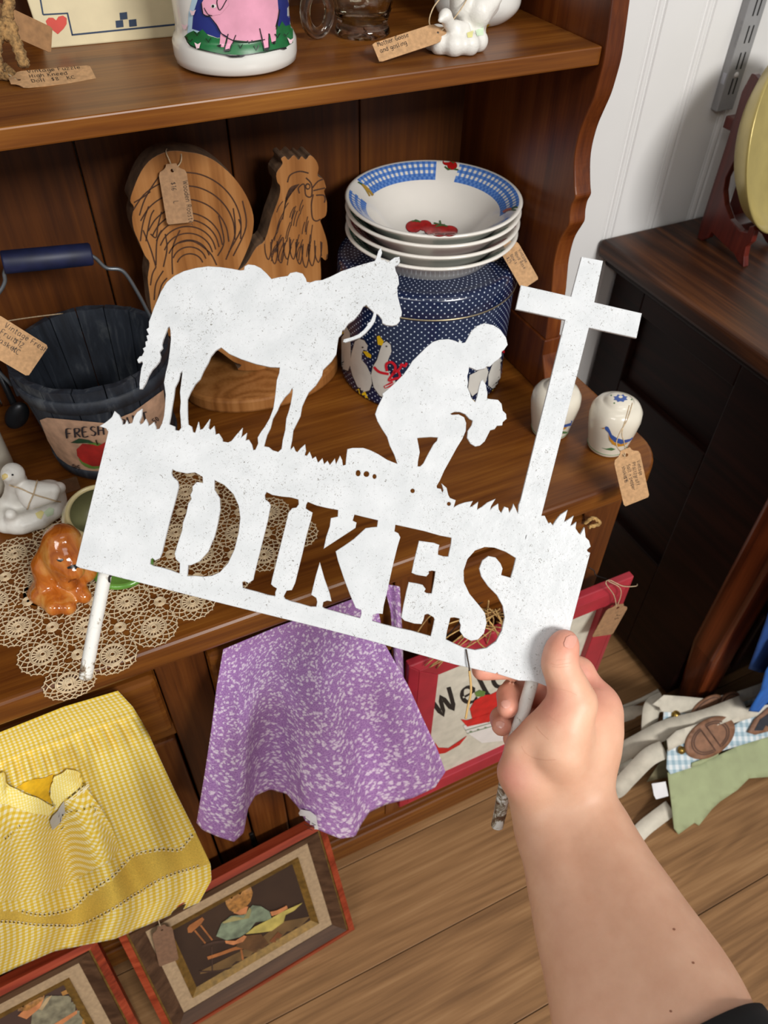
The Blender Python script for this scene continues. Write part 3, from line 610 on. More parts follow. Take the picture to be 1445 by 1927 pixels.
# keep only what is not past the sleeve opening: shorten at the elbow end
def skin():
    k = NT('skin', .48); k.b.inputs['Subsurface Weight'].default_value = .12; k.b.inputs['Subsurface Radius'].default_value = (.012, .004, .002)
    v = k.coord(); at = k.n('ShaderNodeAttribute', attribute_name='flush').outputs['Fac']
    a = k.ramp(k.noise(v, 55, 4, .6), [(.3, (218, 166, 136)), (.7, (230, 182, 152))])
    b = k.ramp(k.noise(v, 120, 3), [(.3, (212, 128, 112)), (.7, (222, 148, 128))])
    k.col(k.mix(at, a, b)); 
    wr = k.noise(k.mapping(v, (1, 1, 1)), 900, 3, .6)
    k.bump(wr, .12, .0006); return k.m
pe = thing('person', PT(1310, 2110, .38), 'bare forearm and hand in black sleeve gripping the white metal sign', 'person')
SKIN = skin()
hand = ob('body', V, F, SKIN, pe, True)
tips = [(PT(1063, 1205, .4715), .020), (PT(955, 1335, .488), .02), (PT(944, 1366, .494), .02), (PT(906, 1261, .4935), .022), (PT(1035, 1320, .465), .014), (PT(960, 1460, .47), .014), (PT(1100, 1290, .50), .025), (PT(1120, 1300, .5), .02), (PT(1020, 1330, .515), .03)]
fl_ = np.zeros(len(V))
for p, r in tips: fl_ = np.maximum(fl_, np.exp(-((np.linalg.norm(V-p, axis=1)/r)**2))*.75)
at = hand.data.attributes.new('flush', 'FLOAT', 'POINT'); at.data.foreach_set('value', fl_.astype(np.float32))
hb = bvh_of(hand)
NAIL = M((222, 162, 144), .28, var=.03, vs=200)
H_ = lambda L: cr(L, 4.587, 880, 1160)
paint('fingernail', [(H_([(838, 215), (850, 185), (885, 165), (925, 168), (940, 190), (930, 235), (905, 275), (870, 280), (835, 262), (830, 235)]), NAIL, 0)], hb, hand, 4, .0005)
paint('fingernail', [(H_([(292, 745), (310, 728), (345, 725), (372, 745), (368, 775), (345, 795), (315, 790), (295, 770)]), NAIL, 0)], hb, hand, 4, .0005)
paint('fingernail', [(H_([(248, 915), (270, 905), (300, 910), (318, 925), (312, 950), (290, 965), (262, 958), (248, 940)]), NAIL, 0)], hb, hand, 4, .0005)
CRS = M((212, 156, 128), .5, var=0)
cl = []
for L, w_ in (([(720, 405), (760, 420), (830, 410), (890, 400)], 6), ([(730, 432), (790, 440), (870, 432)], 6), ([(765, 380), (830, 372), (880, 365)], 4), ([(720, 620), (800, 628), (880, 650), (940, 680)], 6), ([(465, 1120), (500, 1180), (570, 1220), (660, 1240), (760, 1238)], 6), ([(590, 950), (640, 1010), (700, 1065)], 4), ([(1060, 610), (1120, 625), (1170, 640)], 5), ([(690, 840), (740, 890), (800, 925)], 3)):
    cl.append((H_(ribbon2(spline([np.array(p, float) for p in L], 4), w_*.8)), CRS, 0))
paint('skin_crease', cl, hb, hand, 3, .00012)
for q in ((1268, 1749), (1304, 1812), (1262, 1903)): paint('freckle', [(ell(*q, 3, 2.2, .5, 8), M((150, 96, 70), .6, var=0), 0)], hb, hand, 3, .0002)
# black sleeve pushed to the elbow
axp = spline([PT(1256, 1990, .398), PT(1300, 2090, .382), PT(1360, 2250, .36), np.array([.150, -.080, .835]), np.array([.175, -.130, .900]), np.array([.215, -.190, 1.06])], 5)
V2 = []; F2 = []; N_ = 40; NA = len(axp); side = np.cross(axp[3]-axp[0], RW[:, 2]); side /= np.linalg.norm(side)
for i in range(NA):
    d_ = axp[min(i+1, NA-1)]-axp[max(i-1, 0)]; d_ /= np.linalg.norm(d_); side = side-d_*side.dot(d_); side /= np.linalg.norm(side); nn = np.cross(side, d_)
    for j in range(N_):
        a = 2*math.pi*j/N_; ra = .050+.008*min(1, i/12)+.0015*math.sin(5*a)+.0012*math.sin(i*1.7+2*a); c_, s_ = math.cos(a), math.sin(a)
        V2.append(axp[i]+side*c_*ra*1.13+nn*s_*ra*.92-(d_*.006*c_ if i == 0 else 0))
for j in range(N_): V2.append(V2[j]-(V2[j]-axp[0])*.05)
F2 = [(i*N_+j, i*N_+(j+1) % N_, (i+1)*N_+(j+1) % N_, (i+1)*N_+j) for i in range(NA-1) for j in range(N_)]+[(j, NA*N_+j, NA*N_+(j+1) % N_, (j+1) % N_) for j in range(N_)]+[tuple((NA-1)*N_+j for j in range(N_))]
sl = ob('sleeve', V2, F2, M((14, 14, 16), .9, var=.2, vs=300), hand, True)
# ================================================================== on the counter: tin, bowls
def dots_mat():
    k = NT('navy_dotted_tin', .22, 0, Coat_Weight=.4, Coat_Roughness=.1)
    uv = k.n('ShaderNodeSeparateXYZ'); k.l(k.coord('UV'), uv.inputs[0]); u, v = uv.outputs[0], uv.outputs[1]
    P_ = 1/.0078
    def grid(ou, ov):
        a = k.math('SUBTRACT', k.math('FRACT', k.math('ADD', k.math('MULTIPLY', u, P_), ou)), .5); b = k.math('SUBTRACT', k.math('FRACT', k.math('ADD', k.math('MULTIPLY', v, P_), ov)), .5)
        return k.math('SQRT', k.math('ADD', k.math('MULTIPLY', a, a), k.math('MULTIPLY', b, b)))
    d = k.math('MINIMUM', grid(0, 0), grid(.5, .5)); m_ = k.math('LESS_THAN', d, .105)
    k.col(k.mix(m_, (16, 30, 62), (196, 206, 220))); return k.m
DOTS = dots_mat(); GOLDL = M((172, 158, 126), .3, .8, var=0)
TC = (.4085, .7265); TR = .1035
tn = thing('goose_tin', (TC[0], TC[1], CT), 'round navy dotted biscuit tin with white geese under the stacked bowls', 'tin')
def lathe_uv(name, prof, c, mat, parent, n=96, fm=None):
    V = []; F = []; U = []; s_ = 0
    for j, (r, z) in enumerate(prof):
        if j: s_ += math.hypot(r-prof[j-1][0], z-prof[j-1][1])
        for i in range(n+1):
            a = 2*math.pi*i/n; V.append((c[0]+r*math.cos(a), c[1]+r*math.sin(a), c[2]+z)); U.append((a*TR, s_))
    for j in range(len(prof)-1):
        for i in range(n): F.append((j*(n+1)+i, j*(n+1)+i+1, (j+1)*(n+1)+i+1, (j+1)*(n+1)+i))
    return ob(name, V, F, mat, parent, True, fm, U)
tb = lathe_uv('tin_body', [(0, .001), (TR-.004, .001), (TR, .002), (TR, .006), (TR-.001, .010), (TR-.001, .126), (TR-.003, .1285)], (*TC, CT), DOTS, tn)
lid = lathe_uv('lid', [(TR-.002, .1285), (TR+.001, .1285), (TR+.0015, .131), (TR+.0005, .150), (TR-.002, .1535), (TR-.008, .156), (TR-.012, .1545), (TR-.018, .1555), (.055, .158), (0, .158)], (*TC, CT), DOTS, tn)
tube('rim_bead', [(TC[0]+(TR+.0008)*math.cos(a), TC[1]+(TR+.0008)*math.sin(a), CT+.1290) for a in np.linspace(0, 2*math.pi, 90, endpoint=False)], .0011, GOLDL, tn, 6, True)
GW = M((212, 209, 202), .3, var=.04); GO = M((28, 32, 44), .4, var=0); GY = M((232, 190, 30), .35, var=.05); GR = M((206, 30, 48), .35, var=.05)
T_ = lambda L: cr(L, 3.1413, 600, 260)
tbv = bvh_of(tb)
def goose_px(L, layer=1):
    P = T_(L); c = np.mean(np.array(P), 0); big = [tuple(c+(np.array(p)-c)*1.045) for p in P]
    return [(big, GO, layer-.5), (P, GW, layer)]
it = []
it += goose_px([(140, 1118), (165, 1112), (185, 1150), (190, 1230), (190, 1330), (175, 1375), (145, 1365), (120, 1310), (112, 1240), (125, 1190), (150, 1160)])
it += goose_px([(215, 1200), (240, 1185), (270, 1195), (290, 1225), (285, 1255), (265, 1250), (255, 1275), (255, 1310), (285, 1345), (310, 1400), (315, 1450), (300, 1490), (265, 1500), (230, 1470), (200, 1400), (185, 1340), (195, 1270)])
it += goose_px([(375, 1215), (400, 1200), (425, 1220), (430, 1260), (410, 1310), (405, 1360), (425, 1400), (450, 1430), (470, 1480), (450, 1520), (400, 1540), (360, 1520), (325, 1470), (310, 1400), (320, 1350), (345, 1310), (360, 1260)])
it += goose_px([(890, 1400), (930, 1380), (985, 1340), (1000, 1380), (985, 1440), (950, 1490), (905, 1525), (880, 1480)])
it += goose_px([(1000, 1400), (1030, 1320), (1070, 1300), (1092, 1330), (1088, 1400), (1060, 1460), (1025, 1480), (1000, 1460)])
it += goose_px([(1090, 1180), (1112, 1150), (1120, 1250), (1112, 1340), (1095, 1370)])
for q in ([(262, 1258), (285, 1258), (312, 1280), (310, 1300), (285, 1290)], [(345, 1170), (360, 1165), (385, 1200), (375, 1225), (350, 1218)], [(140, 1140), (152, 1150), (140, 1160)],
          [(125, 1370), (140, 1375), (145, 1410), (158, 1440), (140, 1440), (130, 1405)], [(215, 1490), (240, 1480), (252, 1535), (235, 1540)], [(255, 1510), (275, 1495), (300, 1550), (275, 1565), (252, 1530)],
          [(1030, 1480), (1055, 1470), (1050, 1500), (1020, 1540), (1000, 1530), (1010, 1505)], [(890, 1530), (925, 1560), (905, 1566), (888, 1550)]): it.append((T_(q), GY, 2))
for L in ([(328, 1350), (360, 1380), (415, 1392)], [(405, 1375), (400, 1335), (430, 1322), (455, 1350), (440, 1390)], [(440, 1390), (480, 1360), (490, 1335), (510, 1345), (520, 1325)], [(440, 1385), (470, 1375), (480, 1410), (450, 1420), (415, 1430), (440, 1390)], [(440, 1440), (390, 1470), (420, 1462), (445, 1450)], [(1075, 1250), (1100, 1265), (1118, 1240)]):
    it.append((T_(ribbon2(spline([np.array(p, float) for p in L], 4), 15)), GR, 3))
for q in ((262, 1235), (402, 1228)): it.append((T_(ell(*q, 5, 5, n=8)), GO, 3))
cg = [np.mean([p for p in it[2*i+1][0]], 0) for i in range(6)]; grp = [[] for _ in cg]
for q_ in it: grp[int(np.argmin([np.linalg.norm(np.mean(q_[0], 0)-c) for c in cg]))].append(q_)
for g_ in grp: paint('painted_goose', g_, tbv, tb, 5, .00025)
# stack of four soup bowls
CER = M((226, 222, 214), .16, var=.03, vs=12, Coat_Weight=.3)
BR = .0957; BZ = .948
def bowl(zr, cols, dx, label, rot=0.0):
    c = (.411+dx[0], .726+dx[1], zr-.052)
    o = thing('soup_bowl', c, label, 'bowl', 'soup bowls stacked on the tin')
    pr = [(0, .004), (.034, .004), (.036, 0), (.040, 0), (.042, .004), (.060, .016), (.076, .034), (.088, .0455), (BR, .0512), (BR+.0008, .0525), (BR-.001, .0538), (BR-.0035, .0533)]
    rim = [(BR-.0035-(BR-.0035-.0735)*i/6, .0533-(.0533-.0395)*(i/6)**1.1) for i in range(1, 7)]
    ins = [(.070, .0355), (.062, .026), (.052, .016), (.040, .0095), (.020, .0072), (0, .007)]
    P = pr+rim+ins; n = 168; fm = []
    blue, mid = cols
    gaps = [math.degrees(math.atan2(*(PZ(px, py, BZ)-np.array([.411, .726, 0]))[[1, 0]])) for px, py in ((846, 310), (688, 352), (962, 400), (775, 446))]
    for j in range(len(P)-1):
        q = j-(len(pr)-1)
        for i in range(n):
            m_ = 0
            if 0 <= q < 6:
                ad = (i/n*360+rot) % 360
                if all(abs((ad-g+180) % 360-180) > (9 if g != gaps[3] else 12) for g in gaps): m_ = 1 if (q % 2 == 0 and i % 2 == 0) else (2 if (q % 2 == 0) != (i % 2 == 0) else 0)
                if m_ == 0 and all(abs((ad-g+180) % 360-180) > 9 for g in gaps) and q in (5,): m_ = 1
            fm.append(m_)
    return o, lathe('bowl_body', P, c, [CER, blue, mid], o, n, fm=fm)
BLU = (M((66, 110, 186), .18, var=.06), M((98, 138, 202), .18, var=.06)); GRN = (M((44, 92, 76), .2, var=.06), M((92, 132, 116), .2, var=.06)); BUR = (M((120, 36, 52), .2, var=.06), M((158, 84, 92), .2, var=.06))
bowl(BZ-.0345, GRN, (-.001, -.001), 'lowest white bowl of the stack with green check rim, standing on navy tin')
bowl(BZ-.0235, BUR, (.001, .001), 'white soup bowl with burgundy check rim, second from the bottom of the stack')
bowl(BZ-.0105, GRN, (.0, .0), 'white soup bowl with green check rim just under the blue-rimmed bowl')
tbl, bb_ = bowl(BZ, BLU, (0, 0), 'top white soup bowl with blue gingham rim and painted tomatoes')
bv = bvh_of(bb_)
TOM = M((166, 26, 24), .2, var=.18, vs=120); TOMD = M((116, 14, 16), .25, var=.1); LEAF = M((58, 92, 46), .3, var=.1); CORN = M((176, 140, 60), .3, var=.15)
it = []
for cx, cy, rx, ry in ((560, 525, 44, 34), (625, 518, 40, 30), (670, 545, 45, 32), (770, 550, 48, 30), (712, 545, 56, 36)): it += [(T_(ell(cx, cy, rx+4, ry+3)), TOMD, 0), (T_(ell(cx, cy, rx, ry)), TOM, 1)]
for L in ([(550, 495), (580, 490), (600, 500)], [(570, 485), (580, 500)], [(680, 505), (720, 515), (760, 525)], [(715, 490), (722, 520)], [(745, 515), (720, 520), (690, 525)]): it.append((T_(ribbon2([np.array(p, float) for p in L], 9)), LEAF, 2))
for cx, cy, rx, ry in ((757, 143, 24, 17), (788, 163, 28, 24)): it += [(T_(ell(cx, cy, rx+2, ry+2)), TOMD, 0), (T_(ell(cx, cy, rx, ry)), TOM, 1)]
for L in ([(745, 170), (765, 188), (780, 185)], [(800, 185), (825, 190)], [(780, 138), (800, 150)]): it.append((T_(ribbon2([np.array(p, float) for p in L], 9)), LEAF, 2))
for L, w_, mt in (([(255, 275), (290, 305), (318, 340)], 14, CORN), ([(230, 262), (262, 282), (285, 320)], 8, LEAF), ([(262, 285), (280, 310), (300, 345)], 9, CORN), ([(1090, 440), (1115, 425), (1140, 420)], 14, M((178, 96, 60), .3)), ([(1135, 422), (1160, 410), (1175, 412)], 8, LEAF), ([(1140, 425), (1165, 428)], 7, LEAF)): it.append((T_(ribbon2(spline([np.array(p, float) for p in L], 3), w_)), mt, 1))
paint('painted_tomatoes', it, bv, bb_, 4, .0003)
tp, bt = PT(952, 455, .842), PT(998, 535, .855)
price_tag(tbl, tp, bt, .0215, -RW[:, 2]+np.array([-.2, 0, .2]), ['Vintage', 'Nova Rose', 'bowls', '$25'], .0034, [[PT(958, 466, .843), PT(950, 478, .85), PT(925, 492, .86), PT(905, 488, .87)], [PT(958, 466, .843), PT(962, 490, .85), PT(975, 505, .862), PT(988, 515, .87)]])
# ================================================================== wooden rooster cut-out
RY = .772
W_ROO = wood('rooster_pine', (130, 80, 36), (156, 102, 52), (174, 120, 68), 2, .5, 1.0, 0, ringw=.25)
W_BARK = M((112, 86, 64), .8, var=.2, vs=90, bump=.4)
rp = cr([(345, 70), (250, 110), (190, 180), (150, 270), (130, 340), (150, 375), (140, 430), (150, 500), (180, 570), (210, 640), (235, 680), (225, 760), (235, 850), (250, 960), (300, 1050), (380, 1090), (500, 1110), (600, 1150), (690, 1215), (735, 1235), (720, 1262), (870, 1262), (860, 1220), (950, 1150), (1080, 1060), (1150, 920), (1168, 760), (1165, 650), (1190, 665), (1205, 640), (1200, 560), (1175, 480), (1165, 445), (1195, 420), (1200, 350), (1185, 290), (1195, 270), (1190, 250), (1180, 222), (1150, 205), (1155, 160), (1140, 120), (1108, 92), (1085, 116), (1062, 98), (1045, 118), (1020, 92), (990, 118), (972, 98), (950, 112), (958, 140), (925, 190), (930, 240), (945, 262), (940, 320), (900, 430), (862, 555), (815, 595), (760, 685), (715, 722), (730, 690), (770, 600), (795, 520), (800, 420), (760, 310), (690, 210), (600, 130), (520, 90), (440, 75)], 2.89, 200, 260)
ro = thing('wooden_rooster', (.215, .785, CT), 'natural wood rooster cut-out with burned feather lines on oval base', 'rooster figure')
Pr = np.array([PY(px, py, RY) for px, py in spline([np.array(p, float) for p in rp], 3, True)]); Pr[:, 2] = np.maximum(Pr[:, 2], CT+.0195)
n_ = len(Pr); Vr = np.concatenate([Pr, Pr+np.array([0, .026, 0])])
Fr = [tuple(range(n_)), tuple(range(2*n_-1, n_-1, -1))]+[(i, i+n_, (i+1) % n_+n_, (i+1) % n_) for i in range(n_)]
rb = fixn(ob('rooster_body', Vr, Fr, [W_ROO, W_BARK], ro, False, [0, 0]+[1]*n_)); bevel(rb, .0012)
bs = [(.213+.098*math.cos(a), .780+.064*math.sin(a)) for a in np.linspace(0, 2*math.pi, 56, endpoint=False)]
prism('oval_base', [(a, b, CT) for a, b in bs], (0, 0, .0195), W_ROO, ro, .004)
BURN = M((66, 36, 16), .7, var=.2, vs=200)
it = []; K_ = lambda L: cr(L, 2.89, 200, 260)
def burn(L, w_=7, n=5): it.append((K_(ribbon2(spline([np.array(p, float) for p in L], n), w_*1.25)), BURN, 0))
for i in range(13):
    t = i/12; r = 90+t*300
    cx_, cy_ = 455-40*t, 700-210*t*.98
    a0, a1 = math.radians(-165+10*t), math.radians(-20+30*t)
    if i < 3: a0 = math.radians(-160)
    rr = [(cx_+r*.82*math.cos(a), cy_+r*.80*math.sin(a)) for a in np.linspace(a0, a1, 9)]
    if t > .55 and i % 2: rr = rr[:4]
    elif t > .55: rr = rr[3:]
    burn(rr, 6)
for L in ([(150, 350), (200, 320), (240, 290)], [(180, 420), (210, 330), (270, 230), (330, 160)], [(185, 560), (200, 460), (230, 370)], [(215, 560), (240, 430), (260, 390)], [(240, 520), (270, 540), (280, 480), (300, 400)], [(270, 700), (240, 600), (200, 500)], [(270, 690), (275, 560), (300, 500)], [(310, 700), (330, 600), (320, 520)], [(360, 740), (360, 600), (400, 500)], [(600, 690), (560, 620), (470, 560), (390, 570)], [(605, 640), (640, 560), (610, 420)], [(650, 660), (700, 520), (690, 380)], [(690, 640), (760, 480), (740, 340)], [(260, 880), (270, 790), (310, 720)], [(240, 800), (250, 740), (270, 700)], [(330, 760), (300, 800), (280, 880)], [(665, 620), (730, 500), (720, 440)],
          [(1050, 300), (1045, 270), (1075, 250), (1085, 310), (1115, 315), (1115, 250), (1085, 215)], [(1120, 270), (1150, 235), (1180, 222)], [(1125, 285), (1190, 270)], [(1125, 305), (1115, 360), (1120, 430), (1140, 450), (1165, 440)], [(1140, 310), (1180, 310), (1190, 330), (1185, 350)], [(985, 240), (1000, 200), (1050, 180), (1100, 190)]): burn(L, 6)
it.append((K_(ell(1095, 262, 15, 18)), BURN, 0)); it.append((K_(ell(1095, 262, 8, 10)), W_ROO, 1))
rg = random.Random(5)
for i in range(46):
    u = rg.random(); v_ = rg.random(); x = 960+u*190-v_*40; y = 330+v_*260; ln = 50+rg.random()*60
    if x > 1105 and y < 470: continue
    burn([(x, y), (x-6-16*(1-u), y+ln*.5), (x-8-26*(1-u), y+ln)], 4, 3)
for i in range(10):
    x = 860+i*34; y = 600+20*math.sin(i*1.3)+i*4; burn([(x, y-60), (x+4, y+20), (x+22, y+60), (x+36, y+10), (x+40, y-50)], 5, 4)
for i in range(9):
    x = 990+i*10; burn([(1050-i*4, 250+i*4), (1000-i*3, 270+i*10), (975-i*2, 330+i*14)], 4, 4)
paint('burned_lines', it, bvh_of(rb), rb, 8, .0003)
tf = np.array([-.1, -1, .25])
rt = price_tag(ro, PY(322, 308, .766), PY(340, 420, .760), .0265, tf, [('Wooden Rooster', 1, 0), ('$16', 1, -15), ('L', 24, -15)], .0046, [[PY(327, 322, .766), PY(318, 300, .768), PY(312, 285, .772), PY(316, 278, .785)], [PY(327, 322, .766), PY(340, 305, .768), PY(341, 290, .772), PY(338, 280, .785)]], mt=M((170, 132, 96), .85, var=.08, vs=300))
# ================================================================== stave bucket
BC = np.array([.0225, .733]); RB, RT, BH = .064, .080, .128
BKT = NT('blue_black_painted_wood', .6); v = BKT.coord(); f_ = BKT.noise(BKT.mapping(v, (60, 60, 12)), 1, 5, .7, .6)
BKT.col(BKT.ramp(f_, [(.3, (22, 25, 32)), (.55, (40, 46, 56)), (.75, (84, 88, 92))])); BKT.bump(f_, .5, .0015); BKT = BKT.m
bk = thing('stave_bucket', (*BC, CT), 'dark blue-black wooden stave bucket with fresh fruit apple label and wire handle', 'bucket')
NS = 16
for i in range(NS):
    a0, a1 = 2*math.pi*(i+.02)/NS, 2*math.pi*(i+.98)/NS; V = []
    for z_, r0 in ((0, RB), (BH, RT)):
        for rr in (r0, r0-.007):
            for a in np.linspace(a0, a1, 4): V.append((BC[0]+rr*math.cos(a), BC[1]+rr*math.sin(a), CT+z_+(random.uniform(-.0012, .0008) if z_ else 0)))
    F = [(0+j, 1+j, 9+j, 8+j) for j in range(3)]+[(5+j, 4+j, 12+j, 13+j) for j in range(3)]+[(8+j, 9+j, 13+j, 12+j) for j in range(3)]+[(1+j, 0+j, 4+j, 5+j) for j in range(3)]+[(0, 8, 12, 4), (3, 7, 15, 11)]
    fixn(ob('stave', V, F, BKT, bk))
lathe('bucket_floor', [(0, .008), (RB-.006, .008)], (*BC, CT), BKT, bk, 32)
def hoop(z0, z1, e=.003):
    r = lambda z: RB+(RT-RB)*z/BH
    lathe('hoop', [(r(z0)+.0003, z0), (r(z0)+e, z0+.001), (r(z1)+e, z1-.001), (r(z1)+.0003, z1)], (*BC, CT), BKT, bk, 48)
hoop(.100, .116); hoop(.003, .017)
cone = BVHTree.FromPolygons(*[[Vector(p) for p in L] if i == 0 else L for i, L in enumerate(lathe_vf([(RB+.001, 0), (RT+.001, BH)], (*BC, CT), 96))])
PAP = M((198, 158, 130), .7, var=.12, vs=90); APR = M((176, 44, 40), .5, var=.2, vs=60); APG = M((104, 138, 62), .6, var=.2); APD = M((38, 72, 46), .6)
J_ = lambda L: cr(L, 3.2111, 0, 430)
it = [(J_([(242, 1157), (285, 1142), (640, 1175), (800, 1110), (985, 975), (1000, 1080), (995, 1210), (900, 1330), (700, 1440), (545, 1474), (440, 1445), (350, 1380), (290, 1280)]), PAP, 0),
      (J_(ell(570, 1370, 95, 80)), APG, 1), (J_([(465, 1330), (500, 1295), (560, 1300), (590, 1310), (640, 1285), (680, 1310), (690, 1380), (650, 1430), (560, 1432), (500, 1405), (470, 1370)]), APR, 2),
      (J_([(430, 1288), (480, 1262), (540, 1272), (570, 1290), (520, 1290), (470, 1292)]), APD, 3), (J_(ribbon2([(580, 1270), (590, 1300)], 8)), M((60, 42, 24), .6, var=0), 3)]
INKB = M((44, 38, 44), .6, var=0)
def px_text(tx, pts, h, wd, nib=None, ink=INKB, layer=3, wob=.05, out=None):
    """letters along a picture-space path"""
    P = [np.array(p, float) for p in spline([np.array(p, float) for p in pts], 10)]; d = [0]
    for a, b in zip(P[:-1], P[1:]): d.append(d[-1]+np.linalg.norm(b-a))
    st, tw = strokes(tx, wob); sc_ = d[-1]/tw
    for s_ in st:
        s_ = spline([np.array(q) for q in s_], 3) if len(s_) > 2 else s_
        L = []
        for x, y in s_:
            q = min(max(x*sc_, 0), d[-1]-1e-6); i = max(0, int(np.searchsorted(d, q))-1); t = (q-d[i])/(d[i+1]-d[i]+1e-9); b = P[i]+(P[i+1]-P[i])*t; tg = (P[i+1]-P[i]); tg = tg/np.linalg.norm(tg)
            L.append(b+np.array([tg[1], -tg[0]])*y*h/6)
        out.append((ribbon2(L, wd, nib), ink, layer))
px_text('FRESH', J_([(405, 1262), (520, 1250), (640, 1238)]), 17, 3.6, .2, out=it); px_text('FRUIT', J_([(690, 1225), (800, 1180), (905, 1155)]), 17, 3.6, .2, out=it)
px_text('805', J_([(432, 1440), (460, 1450), (490, 1452)]), 8, 1.4, out=it); px_text('50', J_([(930, 1175), (960, 1150)]), 9, 1.4, out=it)
paint('paper_label', it, cone, bk, 6, .0004)
WIRE = M((120, 126, 132), .4, .7, var=.1)
by = .742
rgt = [PY(px, py, by) for px, py in ((165, 478), (180, 486), (200, 504), (225, 507), (240, 520), (262, 556), (288, 604))]
lft = [PY(px, py, by) for px, py in ((12, 500), (8, 515), (9, 530), (0, 548), (-25, 580), (-50, 640))]
tube('bail_wire', spline(rgt+[(BC[0]+RT+.003, by, CT+.098)], 6), .0019, WIRE, bk, 8); tube('bail_wire', spline(lft+[(BC[0]-RT-.003, by, CT+.098)], 6), .0019, WIRE, bk, 8)
g0, g1 = PY(4, 494, by), PY(172, 478, by)
tube('handle_grip', [g0, g0+(g1-g0)*.02, g1-(g1-g0)*.02, g1], [.0095, .0105, .0105, .0095], M((24, 30, 62), .5, var=.2, vs=60), bk, 24)
for s_ in (-1, 1): box('ear', (BC[0]+s_*(RT-.001)-.003, by-.008, CT+.088), (BC[0]+s_*(RT-.001)+.003, by+.008, CT+.112), BKT, bk)
price_tag(bk, PT(-40, 612, .655), PT(72, 680, .690), .033, (-.1, -.8, .55), ['Vintage Fresh', ('Fruit', 0, -9), ('$12', 17, -10), ('Basket', 0, -18), ('KC', 20, -19)], .0046, [[PT(-30, 618, .657), PT(0, 607, .68), PT(60, 597, .74), PT(118, 590, .78)]], x0=.30)
# ================================================================== salt and pepper shakers
SHM = M((226, 218, 202), .2, var=.04, vs=14, Coat_Weight=.3); SBL = M((58, 88, 158), .3, var=.1); SOR = M((206, 142, 40), .3, var=.1); SGR = M((82, 124, 76), .35, var=.1)
N8 = lambda L: cr(L, 5.1607, 980, 690)
def shaker(c, label, bird, r=1.0):
    o = thing('shaker', (*c, CT), label, 'shaker', 'salt and pepper shakers')
    pr = [(0, .001), (.0225, .001), (.0245, .003), (.025, .006), (.027, .02), (.0305, .042), (.0325, .060), (.0315, .073), (.027, .082), (.021, .086), (.0185, .0865), (.0175, .089), (.013, .0925), (.007, .0945), (0, .095)]
    b = lathe('shaker_body', [(a*r, z*.84*r) for a, z in pr], (*c, CT), SHM, o, 56)
    tube('green_band', [(c[0]+.0252*r*math.cos(a), c[1]+.0252*r*math.sin(a), CT+.0065*r) for a in np.linspace(0, 2*math.pi, 60, endpoint=False)], .0005, SGR, o, 5, True)
    return o, b
o2, b2 = shaker((.4845, .5465), 'cream salt shaker with painted blue bird, half hidden behind the cross', True, .86)
it = [(N8(ribbon2(spline([np.array(p, float) for p in [(330, 545), (400, 575), (460, 565), (505, 550)]], 4), 26)), SBL, 0), (N8([(485, 520), (500, 530), (512, 515), (520, 545), (510, 575), (490, 570)]), SBL, 0), (N8([(350, 600), (400, 590), (450, 585), (430, 605), (380, 620)]), SOR, 0), (N8([(380, 625), (430, 628), (470, 632), (430, 650), (390, 648)]), SGR, 0)]
paint('painted_bird', it, bvh_of(b2), b2, 3)
o3, b3 = shaker((.5285, .4955), 'cream shaker with blue flower top, painted bluebird and kraft tag at counter edge', True, .88)
it = [(N8([(815, 590), (830, 578), (850, 585), (868, 620), (885, 660), (930, 690), (1000, 712), (1060, 700), (1085, 685), (1092, 660), (1105, 668), (1112, 690), (1095, 705), (1040, 730), (970, 750), (910, 730), (870, 690), (850, 640), (820, 610)]), SBL, 0),
      (N8([(852, 645), (870, 690), (910, 732), (970, 750), (1040, 732), (1000, 765), (940, 775), (890, 750), (862, 710)]), SOR, 1), (N8([(785, 598), (812, 588), (812, 604)]), SOR, 1), (N8([(780, 785), (830, 795), (880, 785), (920, 800), (880, 815), (830, 805)]), SGR, 0), (N8([(1010, 780), (1050, 775), (1040, 795)]), SGR, 0)]
cx_, cy_ = 968, 308
pet = []
for i in range(16): a = 2*math.pi*i/16; rr = 1.0 if i % 2 else .72; pet.append((cx_+74*rr*math.cos(a), cy_+40*rr*math.sin(a)))
it += [(N8(pet), SBL, 0), (N8(ell(968, 297, 20, 13)), SHM, 1)]
for q in ((908, 355), (878, 280), (1075, 320)): it.append((N8(ell(*q, 8, 7, n=8)), SGR, 0))
paint('painted_bird', it[:5], bvh_of(b3), b3, 3); paint('painted_flower', it[5:], bvh_of(b3), b3, 3)
q0, q1 = PT(1176, 845, .790), PT(1198, 944, .815)
price_tag(o3, q0, q1, .029, -RW[:, 2]+np.array([.0, -.1, .1]), ['Vintage', 'Pfaltzgraff', 'Salt + pepper', ('shakers', 0, -27), ('$15', 20, -28)], .0037, [[PT(1176, 859, .79), PT(1160, 838, .795), PT(1166, 815, .80), PT(1180, 790, .80), PT(1190, 758, .795)], [PT(1176, 859, .79), PT(1175, 835, .795), PT(1170, 815, .80), PT(1178, 785, .80), PT(1184, 763, .795)]])
